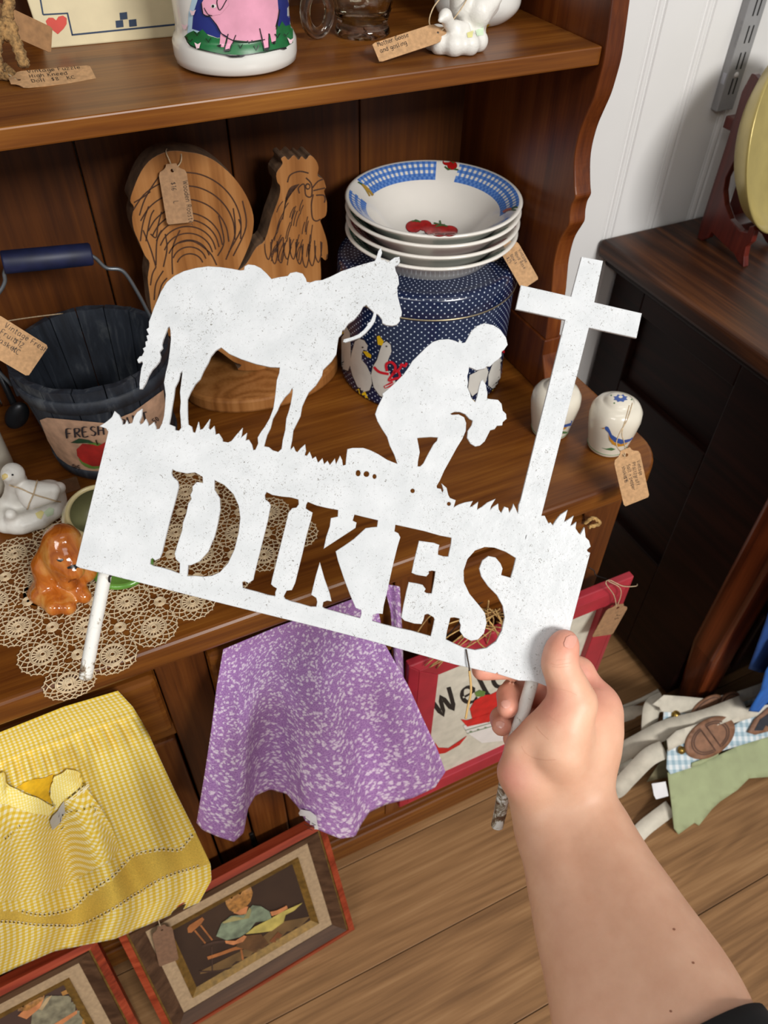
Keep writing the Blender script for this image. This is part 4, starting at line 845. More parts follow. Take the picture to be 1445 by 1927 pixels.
# ================================================================== crochet doily draped over the counter edge
CROCHET = M((206, 184, 150), .9, var=.1, vs=250)
D0 = np.array([-.0821, .4326]); E1 = np.array([.0398, .0138]); E2 = np.array([-.0155, .0395]); DA = math.atan2(E1[1], E1[0])
def drape(x, y, z):
    if y < YF-.0005:
        d = YF-y
        return (x, YF-.0012-.0004*min(d/.003, 1)-z*.8, CT+.0006-max(0, d-.0005))
    return (x, y, CT+z)
def med_parts():
    P = []
    def ringt(r, rr, n=24, h=.0010, star=0, ph=0):
        pts = [(r*(1+(star if i % 2 else 0))*math.cos(2*math.pi*i/n+ph), r*(1+(star if i % 2 else 0))*math.sin(2*math.pi*i/n+ph), h) for i in range(n)]
        P.append(tube_vf(pts, rr, 4, True))
    ringt(.0024, .0009, 16, .0012); ringt(.0042, .0008, 24, .0010); ringt(.0056, .00075, 28, .0010); ringt(.0098, .0007, 32, .0010); ringt(.0112, .0006, 32, .0010)
    for i in range(18):
        a = 2*math.pi*i/18; P.append(tube_vf([(.005*math.cos(a), .005*math.sin(a), .001), (.0102*math.cos(a), .0102*math.sin(a), .001)], .0007, 4))
    n = 14
    for s_ in (-1, 1):
        for i in range(n):
            a = 2*math.pi*i/n; b = a+s_*2*math.pi/n
            pts = [(r*math.cos(a+(b-a)*t), r*math.sin(a+(b-a)*t), .0009) for r, t in ((.0112, 0), (.0140, .12), (.0165, .5), (.0195, .88), (.0212, 1))]
            P.append(tube_vf(pts, .00055, 4))
    for i in range(n):
        a = 2*math.pi*i/n; b = a+2*math.pi/n; m_ = (a+b)/2
        P.append(tube_vf([(.0205*math.cos(a), .0205*math.sin(a), .0009), (.0206*math.cos(m_-.06), .0206*math.sin(m_-.06), .0009), (.0222*math.cos(m_), .0222*math.sin(m_), .0009), (.0206*math.cos(m_+.06), .0206*math.sin(m_+.06), .0009), (.0205*math.cos(b), .0205*math.sin(b), .0009)], .00055, 4))
    return join_vf(P)
def ros_parts():
    P = []
    for r, rr in ((.0022, .0008), (.0036, .0009), (.0050, .0008)): P.append(tube_vf([(r*math.cos(a), r*math.sin(a), .0010) for a in np.linspace(0, 2*math.pi, 18, endpoint=False)], rr, 4, True))
    for i in range(8):
        a = 2*math.pi*(i+.5)/8; P.append(tube_vf([(.005*math.cos(a), .005*math.sin(a), .0009), (.0092*math.cos(a+.12), .0092*math.sin(a+.12), .0009)], .00042, 4))
    return join_vf(P)
do = thing('crochet_doily', (D0[0]+.1, .53, CT), 'cream crochet doily of joined medallions hanging over the counter edge', 'doily')
MV, MF = med_parts(); QV, QF = ros_parts(); MV = np.array(MV); QV = np.array(QV)
rd = random.Random(2); dproto = {}
def dplace(nm, V, F, c, rot, over):
    R2 = np.array([[math.cos(rot), -math.sin(rot)], [math.sin(rot), math.cos(rot)]])
    if over:
        W = V.copy(); W[:, :2] = V[:, :2] @ R2.T+c; ob(nm, [drape(*p) for p in W], F, CROCHET, do); return
    if nm not in dproto:
        W = V.copy(); W[:, :2] = V[:, :2] @ R2.T+c; dproto[nm] = (ob(nm, [(p[0], p[1], CT+p[2]) for p in W], F, CROCHET, do), c, rot); return
    o, c0, r0 = dproto[nm]; q = o.copy(); COL.objects.link(q); q.parent = do
    base = ROOTLOC[do.name][:2]; dr = rot-r0; Rm = np.array([[math.cos(dr), -math.sin(dr)], [math.sin(dr), math.cos(dr)]])
    l_ = (c-base)-Rm @ (c0-base); q.location = (l_[0], l_[1], 0); q.rotation_euler = (0, 0, dr)
NI, NJ = 7, 5
for j in range(NJ):
    for i in range(NI):
        c = D0+E1*i+E2*j
        dplace('medallion', MV, MF, c, DA+rd.uniform(-.1, .1), c[1] < YF+.0235)
for j in range(NJ-1):
    for i in range(NI-1): dplace('rosette', QV, QF, D0+E1*(i+.5)+E2*(j+.5), DA, False)
# ================================================================== ceramic dog planter
DG = M((176, 92, 28), .14, var=.25, vs=45, Coat_Weight=.5, Coat_Roughness=.05); DGL = M((206, 150, 84), .16, var=.2, vs=60)
dgt = NT('glazed_dog', .12, 0, Coat_Weight=.5, Coat_Roughness=.05); v = dgt.coord(); f_ = dgt.noise(dgt.mapping(v, (60, 60, 14)), 1, 4, .6, .6)
dgt.col(dgt.ramp(f_, [(.28, (138, 62, 12)), (.5, (184, 102, 34)), (.72, (206, 146, 74))])); dgt.bump(f_, .35, .002); DG = dgt.m
dx, dy = -.070, .545
dg = thing('dog_planter', (-.045, .56, CT), 'glossy amber ceramic long-eared dog figurine with cream pot and green base', 'planter')
def q(px, py, y): return PY(px, py, y)
G = []
hd = q(112, 1043, .545)
def E(px, py, y, rx, ry, rz): return ('e', q(px, py, y), (rx, ry, rz))
def CC(a, b, r0, r1): return ('c', q(*a), q(*b), r0, r1)
body = [.008, CC((112, 1075, .552), (108, 1120, .545), .020, .023), CC((95, 1110, .552), (80, 1125, .545), .016, .014), CC((130, 1105, .545), (150, 1120, .535), .012, .010)]
head = [.006, CC((118, 1018, .548), (120, 1050, .538), .0165, .017), CC((128, 1052, .532), (138, 1072, .524), .012, .010), CC((122, 1078, .532), (128, 1092, .528), .010, .009)]
ears = [.004, CC((102, 1020, .550), (88, 1065, .545), .010, .013), CC((88, 1065, .545), (84, 1098, .538), .013, .009), CC((134, 1020, .548), (160, 1075, .535), .009, .011)]
paws = [.004, CC((95, 1120, .53), (100, 1143, .515), .010, .007), CC((122, 1122, .528), (128, 1143, .512), .010, .0075), CC((145, 1105, .528), (158, 1122, .518), .008, .007), CC((78, 1120, .535), (104, 1144, .515), .010, .006)]
dV, dF = blob([body, head, ears, paws], .0011); dV = relax(dV, dF, 1); dV[:, 2] = np.maximum(dV[:, 2], CT+.0012)
dob = ob('dog', dV, dF, DG, dg, True); dbv = bvh_of(dob)
BLK = M((20, 18, 18), .2, var=0); U_ = lambda L: cr(L, 4.5156, 0, 860)
paint('painted_face', [(U_([(480, 868), (505, 872), (535, 862), (540, 880), (515, 892), (490, 884)]), BLK, 0), (U_([(570, 935), (610, 918), (645, 912), (680, 925), (690, 945), (655, 940), (640, 958), (620, 948), (575, 950)]), BLK, 0), (U_(ribbon2(spline([np.array(p, float) for p in [(580, 1062), (610, 1045), (650, 1035)]], 4), 9)), M((120, 52, 18), .2, var=0), 0)], dbv, dob, 3, .0004)
pc = np.array([-.018, .588]); CRM = M((206, 190, 142), .2, var=.08, vs=30, Coat_Weight=.3); OLV = M((120, 118, 82), .3, var=.1)
pax = Vector((.0, -.28, 1)).normalized()
lathe('pot', [(0, .003), (.018, .003), (.028, .012), (.035, .027), (.034, .042), (.029, .051), (.0275, .0525), (.0255, .052), (.025, .049)], (*pc, CT+.004), CRM, dg, 48, axis=pax)
lathe('pot_inside', [(.0252, .0495), (.030, .041), (.031, .028), (.024, .014), (0, .010)], (*pc, CT+.004), OLV, dg, 40, axis=pax)
GBN = M((98, 150, 60), .2, var=.12, vs=60, Coat_Weight=.4)
lathe('green_base', [(0, .001), (.026, .001), (.029, .004), (.029, .0075), (.026, .0085), (.0235, .0065), (0, .006)], (-.012, .541, CT), GBN, dg, 48)
# ================================================================== white ceramic swans
BSQ = NT('white_bisque', .35); v = BSQ.coord(); BSQ.col((224, 221, 214)); BSQ.bump(BSQ.noise(v, 180, 3, .6, .5), .35, .0015); BSQ = BSQ.m
BEAK = M((214, 190, 120), .35, var=.05); GLZ = M((222, 221, 216), .15, var=.02, vs=10, Coat_Weight=.3)
sw = thing('swan_figurine', (-.085, .655, CT), 'white bisque swan figurine with cygnet, tied with twine beside bucket', 'figurine')
sy = .655
def Q2(px, py, y): return PY(px, py, y)
base = [.006]+[('e', (-.083+.026*math.cos(a), .652+.020*math.sin(a), CT+.010), (.012, .011, .010)) for a in np.linspace(0, 2*math.pi, 10, endpoint=False)]+[('e', (-.083, .652, CT+.008), (.030, .024, .009))]
sb = [.006, ('c', Q2(48, 945, .668), Q2(92, 930, .655), .018, .015), ('c', Q2(92, 930, .655), Q2(112, 918, .650), .012, .006), ('c', Q2(32, 935, .665), Q2(30, 905, .655), .013, .009), ('c', Q2(30, 905, .655), Q2(24, 892, .648), .009, .010), ('c', Q2(24, 892, .648), Q2(14, 896, .640), .009, .005)]
wing = [.003, ('c', Q2(55, 925, .640), Q2(100, 922, .638), .012, .007), ('c', Q2(60, 938, .636), Q2(98, 935, .635), .011, .006)]
cyg = [.004, ('c', Q2(30, 985, .635), Q2(52, 985, .632), .010, .007), ('c', Q2(22, 972, .635), Q2(20, 968, .632), .0065, .0055)]
sV, sF = blob([base, sb, wing, cyg], .0012); sV = relax(sV, sF, 1); sV[:, 2] = np.maximum(sV[:, 2], CT+.0005)
so = ob('swan_body', sV, sF, BSQ, sw, True); sbv = bvh_of(so)
paint('painted_beak', [(U_([(0, 165), (45, 140), (65, 150), (70, 170), (40, 190), (0, 205)]), BEAK, 0), (U_(ell(105, 152, 10, 8, n=10)), BLK, 0)], sbv, so, 3, .0004)
paint('painted_leaves', [(U_([(300, 480), (350, 455), (375, 470), (350, 530), (320, 520)]), M((216, 204, 140), .4, var=.05), 0), (U_([(370, 470), (420, 430), (460, 440), (450, 490), (400, 510)]), M((190, 206, 176), .4, var=.05), 0)], sbv, so, 3, .0004)
for L in ([(80, 232), (180, 270), (280, 315), (400, 350), (512, 382)], [(320, 190), (300, 260), (282, 315), (255, 380), (232, 450)]):
    P = []
    for p in spline([np.array(p_, float) for p_ in L], 8):
        h = cast(sbv, p[0]/4.5156, 860+p[1]/4.5156, .0008)
        if h is not None: P.append(tuple(h))
    if len(P) > 3: tube('twine', P, .0007, STRING, sw, 5)
# cream canister and dark spoon at the edge of the counter, flat tag under the bucket
can = thing('cream_canister', (-.128, .722, CT), 'cream glazed ceramic canister standing beside the bucket', 'canister')
lathe('canister_body', [(0, .001), (.038, .001), (.041, .004), (.042, .02), (.041, .085), (.038, .098), (.036, .102)], (-.128, .722, CT), M((212, 206, 190), .22, var=.04), can, 40)
lathe('canister_lid', [(.038, .102), (.038, .106), (.030, .112), (.010, .116), (.009, .122), (.011, .128), (0, .131)], (-.128, .722, CT), M((200, 192, 172), .25, var=.04), can, 40)
sp = thing('dark_ladle', (-.085, .80, CT), 'dark grey metal spoon leaning behind the bucket', 'spoon')
sp0, sp1 = PY(30, 775, .775), PY(-30, 640, .83)
blob_ob('spoon_bowl', [[.004, ('e', PY(32, 782, .772), (.012, .007, .018), np.array(Matrix.Rotation(.6, 3, 'Y')))]], .0012, M((52, 54, 58), .35, .6, var=.1), sp)
tube('spoon_handle', [PY(28, 765, .776), PY(0, 705, .80), PY(-30, 640, .82)], [.004, .0035, .0035], M((52, 54, 58), .35, .6, var=.1), sp, 8)
lt = thing('loose_kraft_tag', tuple(PZ(120, 915, CT)), 'brown kraft tag lying flat on the counter next to the bucket', 'tag')
price_tag(lt, PZ(88, 926, CT+.0006), PZ(148, 908, CT+.0006), .022, (0, 0, 1), [], mt=M((112, 78, 50), .85, var=.1, vs=200))
# ================================================================== upper shelf
MUGZ = SH
pj = thing('pig_jar', (.2, .703, SH), 'white ceramic canister painted with a pink pig on green grass', 'canister')
PB = (.2015, .7035, SH)
jar = lathe('jar_body', [(0, .001), (.046, .001), (.0495, .003), (.0505, .008), (.0505, .017), (.0485, .0215), (.0465, .024), (.0460, .030), (.0460, .115), (.044, .121), (.041, .124), (.038, .124)], PB, GLZ, pj, 72)
lathe('jar_lid', [(.044, .124), (.044, .128), (.030, .136), (.010, .140), (.010, .145), (.013, .152), (0, .157)], PB, GLZ, pj, 48)
jb = bvh_of(jar); L1 = lambda L: cr(L, 2.4083, 0, 0)
PNK = M((226, 160, 184), .25, var=.06, vs=60); NAV = M((36, 48, 122), .3, var=.08); GRS = M((30, 104, 56), .35, var=.15, vs=90); LBL = M((176, 204, 222), .3, var=.05); BK2 = M((24, 22, 26), .4, var=0)
it = [(L1([(850, 150), (855, 60), (880, -40), (1330, -40), (1328, 120), (1290, 130), (900, 150)]), LBL, 0),
      (L1([(872, 130), (878, 60), (900, -10), (960, -90), (1260, -90), (1302, 0), (1316, 60), (1316, 120), (1290, 130), (1100, 165), (985, 170), (905, 140)]), NAV, 1),
      (L1([(838, 165), (855, 150), (880, 138), (895, 148), (920, 132), (945, 160), (985, 172), (1100, 170), (1200, 160), (1235, 135), (1250, 105), (1262, 122), (1275, 95), (1290, 118), (1325, 108), (1325, 195), (1290, 217), (1200, 240), (1100, 250), (1000, 246), (900, 226), (865, 210)]), GRS, 2),
      (L1([(1215, 130), (1230, 200), (1247, 195), (1248, 120)]), PNK, 3), (L1([(1000, 150), (996, 216), (1016, 216), (1026, 168)]), PNK, 3),
      (L1([(945, 60), (985, 110), (1005, 148), (1060, 180), (1130, 187), (1195, 175), (1240, 130), (1258, 60), (1252, -10), (1200, -70), (1100, -90), (1000, -70), (950, -20)]), PNK, 4),
      (L1([(1035, 150), (1020, 228), (1042, 232), (1068, 160)]), PNK, 5), (L1([(1172, 150), (1193, 226), (1215, 222), (1212, 150)]), PNK, 5),
      (L1([(918, 12), (926, 60), (945, 72), (1000, 62), (1036, 20), (1030, -30), (960, -40), (930, -10)]), PNK, 6)]
for L, w_ in (([(918, 10), (925, 60), (950, 70)], 4), ([(1035, -20), (1000, 42), (985, 10), (992, -20)], 4), ([(930, 32), (945, 60), (965, 68)], 3), ([(1035, 150), (1020, 228)], 4), ([(1068, 155), (1042, 232)], 4), ([(1172, 125), (1193, 226)], 4), ([(1212, 150), (1215, 222)], 4), ([(985, 110), (1005, 148), (1060, 182), (1130, 189), (1195, 177)], 4), ([(1258, 40), (1245, 130)], 4), ([(950, 65), (985, 112)], 4), ([(850, 165), (870, 208), (1000, 247), (1100, 252), (1290, 218)], 4)): it.append((L1(ribbon2(spline([np.array(p, float) for p in L], 4), w_)), BK2, 8))
for qd in ([(985, 212), (1005, 205), (1003, 220)], [(1015, 228), (1040, 222), (1042, 234), (1018, 236)], [(1190, 222), (1215, 216), (1213, 230), (1192, 232)], [(1225, 198), (1245, 190), (1240, 204)]): it.append((L1(qd), BK2, 8))
it.append((L1(ell(970, 25, 12, 9, n=10)), GLZ, 7)); it.append((L1(ell(968, 25, 6, 7, n=8)), BK2, 8))
for x, y in ((870, 195), (900, 160), (1090, 220), (1130, 200), (1250, 170), (1290, 170), (950, 190), (1160, 230)):
    it.append((L1(ribbon2([np.array(p, float) for p in [(x-12, y-18), (x, y), (x+10, y-20)]], 4)), BK2, 8))
for x, y in ((902, 212), (1308, 190), (880, 55), (845, 120)): it.append((L1([(x-14, y-14), (x, y-6), (x+14, y-14), (x+6, y+10), (x-4, y+12)]), M((232, 200, 208), .3, var=.04), 8))
paint('painted_pig', it, jb, jar, 5, .00022)
# cream board with red heart and blue border
cb = thing('cream_folk_board', (.09, .80, SH), 'cream painted board with red heart and blue border leaning behind pig jar', 'sign board')
b0, b1 = PZ(86, 92, SH), PZ(332, 69, SH)
ex_ = (b1-b0); ex_ = ex_/np.linalg.norm(ex_); bl = b0-ex_*.002; ey_ = np.array([-.06, .10, .99]); ey_ /= np.linalg.norm(ey_); ez_ = np.cross(ex_, ey_)
CRB = M((214, 200, 164), .6, var=.06, vs=30)
cbo = bevel(prism('board', [bl, bl+ex_*.19, bl+ex_*.19+ey_*.15, bl+ey_*.15], -ez_*.012, CRB, cb), .0012)
cbv = bvh_of(cbo); NV = M((40, 58, 84), .6, var=.1); HRT = M((204, 74, 62), .6, var=.08)
it = []
for L, w_ in (([(180, -20), (195, 66)], 7), ([(195, 66), (305, 60)], 7), ([(305, 57), (328, 160)], 7), ([(325, 158), (780, 112)], 8), ([(780, 112), (900, 100)], 8)): it.append((L1(ribbon2([np.array(p, float) for p in L], w_)), NV, 0))
for x, y in ((541, 58), (523, 94), (583, 90)): it.append((L1([(x, y), (x+34, y-4), (x+37, y+28), (x+3, y+32)]), NV, 0))
it.append((L1([(262, 155), (215, 118), (207, 95), (220, 80), (240, 80), (254, 92), (265, 75), (285, 70), (302, 82), (302, 108), (288, 130)]), HRT, 0))
paint('painted_border', it, cbv, cbo, 10, .0003)
# jute bundle with tags
JUTE = M((150, 116, 72), .95, var=.3, vs=350, bump=.6)
jt = thing('jute_doll', tuple(PZ(15, 140, SH)), 'bundle of twisted jute twine legs with two kraft price tags', 'twine doll')
def rope(P, r, turns, strands=3):
    P = spline([np.array(p, float) for p in P], 10); parts = []
    for s_ in range(strands):
        pts = []
        for i, p in enumerate(P):
            t = P[min(i+1, len(P)-1)]-P[max(i-1, 0)]; t /= np.linalg.norm(t); u = np.cross(t, (.2, 1, .1)); u /= np.linalg.norm(u); v_ = np.cross(t, u); a = 2*math.pi*(s_/strands+turns*i/len(P))
            pts.append(p+(u*math.cos(a)+v_*math.sin(a))*r*.55)
        parts.append(tube_vf(pts, r*.62, 6))
    V, F = join_vf(parts); return V, F
jy = .69
for L in ([(18, -10, .70), (12, 45, .69), (8, 62, .685)], [(8, 40, .685), (30, 80, .675), (45, 122, .67)], [(0, 45, .68), (-8, 90, .672), (-5, 138, .665)], [(10, 44, .682), (22, 52, .68), (14, 66, .678), (-4, 56, .68)]):
    V, F = rope([PY(a, b, c) for a, b, c in L], .0042, 5); ob('rope', V, F, JUTE, jt, True)
V, F = rope([PZ(-20, 105, SH+.006), PZ(10, 128, SH+.005), PZ(22, 142, SH+.004), PZ(-10, 140, SH+.004)], .0032, 4); ob('rope', V, F, JUTE, jt, True)
price_tag(jt, PT(-30, 18, .56), PT(97, 76, .60), .0185, (-.1, -.9, .6), [], mt=M((150, 112, 74), .85, var=.1, vs=200), name='price_tag')
price_tag(jt, PZ(18, 152, SH+.004)+np.array([0, 0, .0]), PZ(176, 138, SH+.0015), .0225, (0, -.25, 1), ['Vintage Fuzzle', 'High Kneed', ('Doll  $8', 0, -18), ('KC', 36, -18)], .0044, [[PZ(30, 150, SH+.004), PZ(10, 135, SH+.006), PZ(-5, 120, SH+.006)]], x0=.24)
# pressed glass mug
GLS = NT('pressed_glass', .02, 0, Transmission_Weight=1.0, IOR=1.42); GLS.col((246, 246, 236)); v = GLS.coord(); GLS.bump(GLS.noise(v, 90, 2), .25, .002); GLS = GLS.m
mg = thing('glass_mug', (.33, .735, SH), 'clear pressed glass mug with embossed sides standing on upper shelf', 'mug')
MC = (.3315, .7365, SH)
mv, mf = lathe_vf([(0, .002), (.020, .002), (.0235, 0), (.0255, .002), (.0245, .006), (.0225, .010), (.0265, .022), (.0285, .034), (.0275, .045), (.0245, .055), (.0262, .062), (.0262, .075), (.0242, .075), (.0242, .062), (.0226, .055), (.0255, .045), (.0265, .034), (.0245, .022), (.0200, .011), (0, .009)], MC, 56)
mv = mv.copy(); rr = np.hypot(mv[:, 0]-MC[0], mv[:, 1]-MC[1]); an = np.arctan2(mv[:, 1]-MC[1], mv[:, 0]-MC[0]); hz = mv[:, 2]-SH
k_ = 1+.035*np.sin(an*8)*np.exp(-((hz-.033)/.014)**2)*(rr > .026); mv[:, 0] = MC[0]+(mv[:, 0]-MC[0])*k_; mv[:, 1] = MC[1]+(mv[:, 1]-MC[1])*k_
ob('mug_body', mv, mf, GLS, mg, True)
hc = PY(597, 22, .735)
tube('mug_handle', [hc+np.array([.0125*math.cos(a), .002*math.cos(a), .0165*math.sin(a)]) for a in np.linspace(0, 2*math.pi, 30, endpoint=False)], .0048, GLS, mg, 12, True)
# white goose with gosling on a rock, kraft tag
gg = thing('goose_figurine', (.387, .662, SH), 'small white bisque goose and gosling on rocky base with kraft tag', 'figurine')
gc = (.3868, .6618)
base = [.004]+[('e', (gc[0]+.020*math.cos(a), gc[1]+.018*math.sin(a), SH+.008), (.009, .009, .009)) for a in np.linspace(0, 2*math.pi, 9, endpoint=False)]+[('e', (gc[0], gc[1], SH+.007), (.022, .020, .010))]
gb = [.005, ('c', PY(890, 30, .668), PY(915, 5, .670), .014, .012), ('c', PY(890, 62, .665), PY(885, 40, .665), .008, .012), ('c', PY(868, 10, .665), PY(862, -40, .66), .010, .007), ('c', PY(905, 15, .655), PY(935, -5, .655), .009, .005), ('c', PY(905, 28, .654), PY(925, 10, .655), .009, .005)]
gs = [.003, ('c', PY(858, 58, .652), PY(872, 55, .652), .0085, .006), ('c', PY(845, 45, .650), PY(838, 30, .648), .005, .0055), ('c', PY(838, 30, .648), PY(828, 38, .645), .004, .002)]
gV, gF = blob([base, gb, gs], .0011); gV = relax(gV, gF, 1); gV[:, 2] = np.maximum(gV[:, 2], SH+.0005)
go = ob('goose_body', gV, gF, BSQ, gg, True)
paint('painted_leaves', [(cr([(790, 150), (820, 140), (815, 170), (795, 172)], 2.4083, 550, 0), M((226, 220, 150), .4, var=.05), 0), (cr([(830, 140), (865, 120), (865, 160), (835, 165)], 2.4083, 550, 0), M((200, 220, 190), .4, var=.05), 0)], bvh_of(go), go, 3, .0004)
price_tag(gg, PT(838, 57, .655), PT(707, 100, .642), .016, (-.1, -.75, .75), ['Mother Goose', 'and gosling'], .0036, flip=True, loops=[[PT(828, 60, .655), PT(808, 45, .652), PT(815, 15, .65), PT(835, -10, .65)], [PT(828, 60, .655), PT(850, 40, .648), PT(872, 10, .645), PT(885, -15, .645)]], x0=.26)
# large white glazed goose
bgx = thing('white_ceramic_goose', (.455, .735, SH), 'large glossy white ceramic goose with yellow feet at the shelf end', 'figurine')
bgV, bgF = blob([[.02, ('e', (.452, .735, SH+.016), (.040, .035, .017)), ('c', (.45, .74, SH+.03), (.49, .745, SH+.085), .034, .030), ('c', (.44, .735, SH+.05), (.43, .735, SH+.10), .026, .02), ('c', (.488, .745, SH+.08), (.505, .75, SH+.12), .022, .008), ('c', (.43, .735, SH+.1), (.425, .73, SH+.19), .016, .013), ('e', (.420, .725, SH+.20), (.02, .016, .016))]], .0018)
bgV = relax(bgV, bgF, 3); bgV[:, 2] = np.maximum(bgV[:, 2], SH+.0005)
bgo = ob('goose_body', bgV, bgF, GLZ, bgx, True)
paint('painted_foot', [(cr([(868, 112), (890, 108), (920, 122), (930, 150), (905, 160), (872, 150)], 2.4083, 550, 0), M((228, 184, 52), .3, var=.08), 0)], bvh_of(bgo), bgo, 4, .0004)
# ================================================================== plate on easel on the dark chest
W_RED = wood('cherry_easel', (58, 16, 12), (84, 26, 18), (104, 38, 26), 2, .3, 1.0, .3)
ea = thing('plate_easel', (.94, .77, CH), 'red-brown wooden plate stand on the dark chest', 'plate stand')
EXX = .936
ep = cr([(718, 512), (740, 520), (772, 560), (765, 600), (740, 640), (720, 720), (690, 830), (650, 980), (600, 1120), (540, 1240), (525, 1330), (535, 1430), (570, 1530), (640, 1610), (690, 1620), (705, 1580), (735, 1575), (740, 1610), (715, 1690), (680, 1720), (665, 1790), (660, 1870), (640, 1880), (620, 1820), (595, 1770), (540, 1720), (480, 1660), (440, 1620), (415, 1660), (370, 1680), (340, 1660), (360, 1570), (420, 1380), (500, 1130), (580, 880), (650, 640)], 3.7067, 1220, 0)
Pe = np.array([PXa(px, py, EXX) for px, py in ep]); Pe[:, 2] = np.maximum(Pe[:, 2], CH)
for dx_ in (0, .085): prism('side_frame', Pe+np.array([dx_, dx_*.36, 0]), (.010, 0, 0), W_RED, ea, .001)
zc_ = Pe[:, 2].min()
pm = PXa(1220+560/3.7067, 1560/3.7067, EXX); box('cross_bar', (EXX+.008, pm[1]-.004, pm[2]-.02), (EXX+.088, pm[1]+.026, pm[2]-.004), W_RED, ea); pm = PXa(1220+620/3.7067, 900/3.7067, EXX); box('cross_bar', (EXX+.008, pm[1]-.004, pm[2]-.01), (EXX+.088, pm[1]+.034, pm[2]+.006), W_RED, ea)
pl = thing('gold_plate', (.985, .74, CH+.02), 'pale gold glazed plate leaning on the red-brown easel', 'plate')
GLD = M((186, 168, 104), .3, .35, var=.08, vs=20); pax2 = Vector((.3, -.9, .28)).normalized()
pcn = np.array([.966, .762, CH+.160])
lathe('plate_body', [(0, -.024), (.062, -.024), (.085, -.018), (.106, -.004), (.117, .012), (.120, .0165), (.118, .018), (.108, .006), (.086, -.010), (.058, -.018), (0, -.019)], pcn, GLD, pl, 80, axis=pax2)
lathe('foot_ring', [(.052, -.024), (.053, -.030), (.057, -.030), (.058, -.024)], pcn, GLZ, pl, 60, axis=pax2)
# ================================================================== cloth
def resample(P, n):
    P = [np.array(p, float) for p in P]; d = [0]
    for a, b in zip(P[:-1], P[1:]): d.append(d[-1]+np.linalg.norm(b-a))
    out = []
    for i in range(n):
        q = d[-1]*i/(n-1); j = min(max(0, int(np.searchsorted(d, q))-1), len(P)-2); t = (q-d[j])/(d[j+1]-d[j]+1e-9); out.append(P[j]+(P[j+1]-P[j])*min(max(t, 0), 1))
    return np.array(out)
def coons(T, B, L, R, nu, nv):
    T, B = resample(T, nu), resample(B, nu); L, R = resample(L, nv), resample(R, nv); G = np.zeros((nv, nu, 2))
    for j in range(nv):
        v = j/(nv-1)
        for i in range(nu):
            u = i/(nu-1)
            G[j, i] = (1-v)*T[i]+v*B[i]+(1-u)*L[j]+u*R[j]-((1-u)*(1-v)*T[0]+u*(1-v)*T[-1]+(1-u)*v*B[0]+u*v*B[-1])
    return G
def cloth(name, G, fn, mats, parent, uvs, fmf=None, th=.0008):
    nv, nu = G.shape[:2]; V = []; U = []
    for j in range(nv):
        for i in range(nu): V.append(fn(G[j, i, 0], G[j, i, 1], i/(nu-1), j/(nv-1))); U.append((i/(nu-1)*uvs[0], j/(nv-1)*uvs[1]))
    F = [(j*nu+i, j*nu+i+1, (j+1)*nu+i+1, (j+1)*nu+i) for j in range(nv-1) for i in range(nu-1)]
    fm = [fmf(i/(nu-1), j/(nv-1)) for j in range(nv-1) for i in range(nu-1)] if fmf else None
    o = ob(name, V, F, mats, parent, True, fm, U)
    s_ = o.modifiers.new('solid', 'SOLIDIFY'); s_.thickness = th; s_.offset = 0
    return o
def gingham(name, c0, c1, c2, period, src='UV', rot=0.0, rough=.85):
    k = NT(name, rough); vec = k.coord('UV') if src == 'UV' else k.coord()
    if src != 'UV':
        sx = k.n('ShaderNodeSeparateXYZ'); k.l(vec, sx.inputs[0]); cb_ = k.n('ShaderNodeCombineXYZ'); k.l(sx.outputs[0], cb_.inputs[0]); k.l(sx.outputs[2 if src == 'XZ' else 1], cb_.inputs[1]); vec = cb_.outputs[0]
    vec = k.mapping(vec, (1, 1, 1), (0, 0, 0), (0, 0, rot)); q = k.n('ShaderNodeSeparateXYZ'); k.l(vec, q.inputs[0])
    a = k.math('GREATER_THAN', k.math('FRACT', k.math('MULTIPLY', q.outputs[0], 1/period)), .5); b = k.math('GREATER_THAN', k.math('FRACT', k.math('MULTIPLY', q.outputs[1], 1/period)), .5)
    s_ = k.math('MULTIPLY', k.math('ADD', a, b), .5)
    k.col(k.ramp(s_, [(.0, c0), (.5, c1), (1.0, c2)])); k.bump(k.noise(k.coord(), 900, 2), .15, .0005); return k.m
def smooth(a, b, x): t = min(max((x-a)/(b-a), 0), 1); return t*t*(3-2*t)
YG = gingham('yellow_gingham', (214, 176, 34), (220, 194, 90), (228, 218, 182), .0056)
YG2 = gingham('yellow_gingham_skirt', (214, 184, 52), (220, 196, 92), (222, 208, 150), .0052)
YB2 = M((208, 174, 70), .9, var=.14, vs=700, bump=.3)
ya = thing('yellow_apron', tuple(PY(150, 1340, .44)), 'yellow gingham half apron with pocket hanging below the counter edge', 'apron')
Gy = coons([(-220, 1459), (0, 1378), (120, 1330), (222, 1300)], [(-220, 1935), (0, 1834), (101, 1790), (215, 1767), (302, 1730), (375, 1698)], [(-220, 1459), (-220, 1935)], [(222, 1300), (250, 1330), (277, 1376), (330, 1490), (366, 1562), (396, 1626), (398, 1656), (375, 1698)], 90, 80)
r1 = resample(spline([np.array(p, float) for p in cr([(-700, 1240), (120, 1290), (250, 1310), (400, 1275), (500, 1190), (640, 1085), (740, 980), (880, 945), (1000, 945), (1080, 860), (1180, 780)], 2.979, 0, 1280)], 4), 200)
r2 = resample(spline([np.array(p, float) for p in cr([(-700, 1330), (0, 1350), (100, 1355), (250, 1370), (430, 1370), (560, 1320), (760, 1195), (900, 1110), (1040, 1060), (1115, 1035), (1220, 990)], 2.979, 0, 1280)], 4), 200)
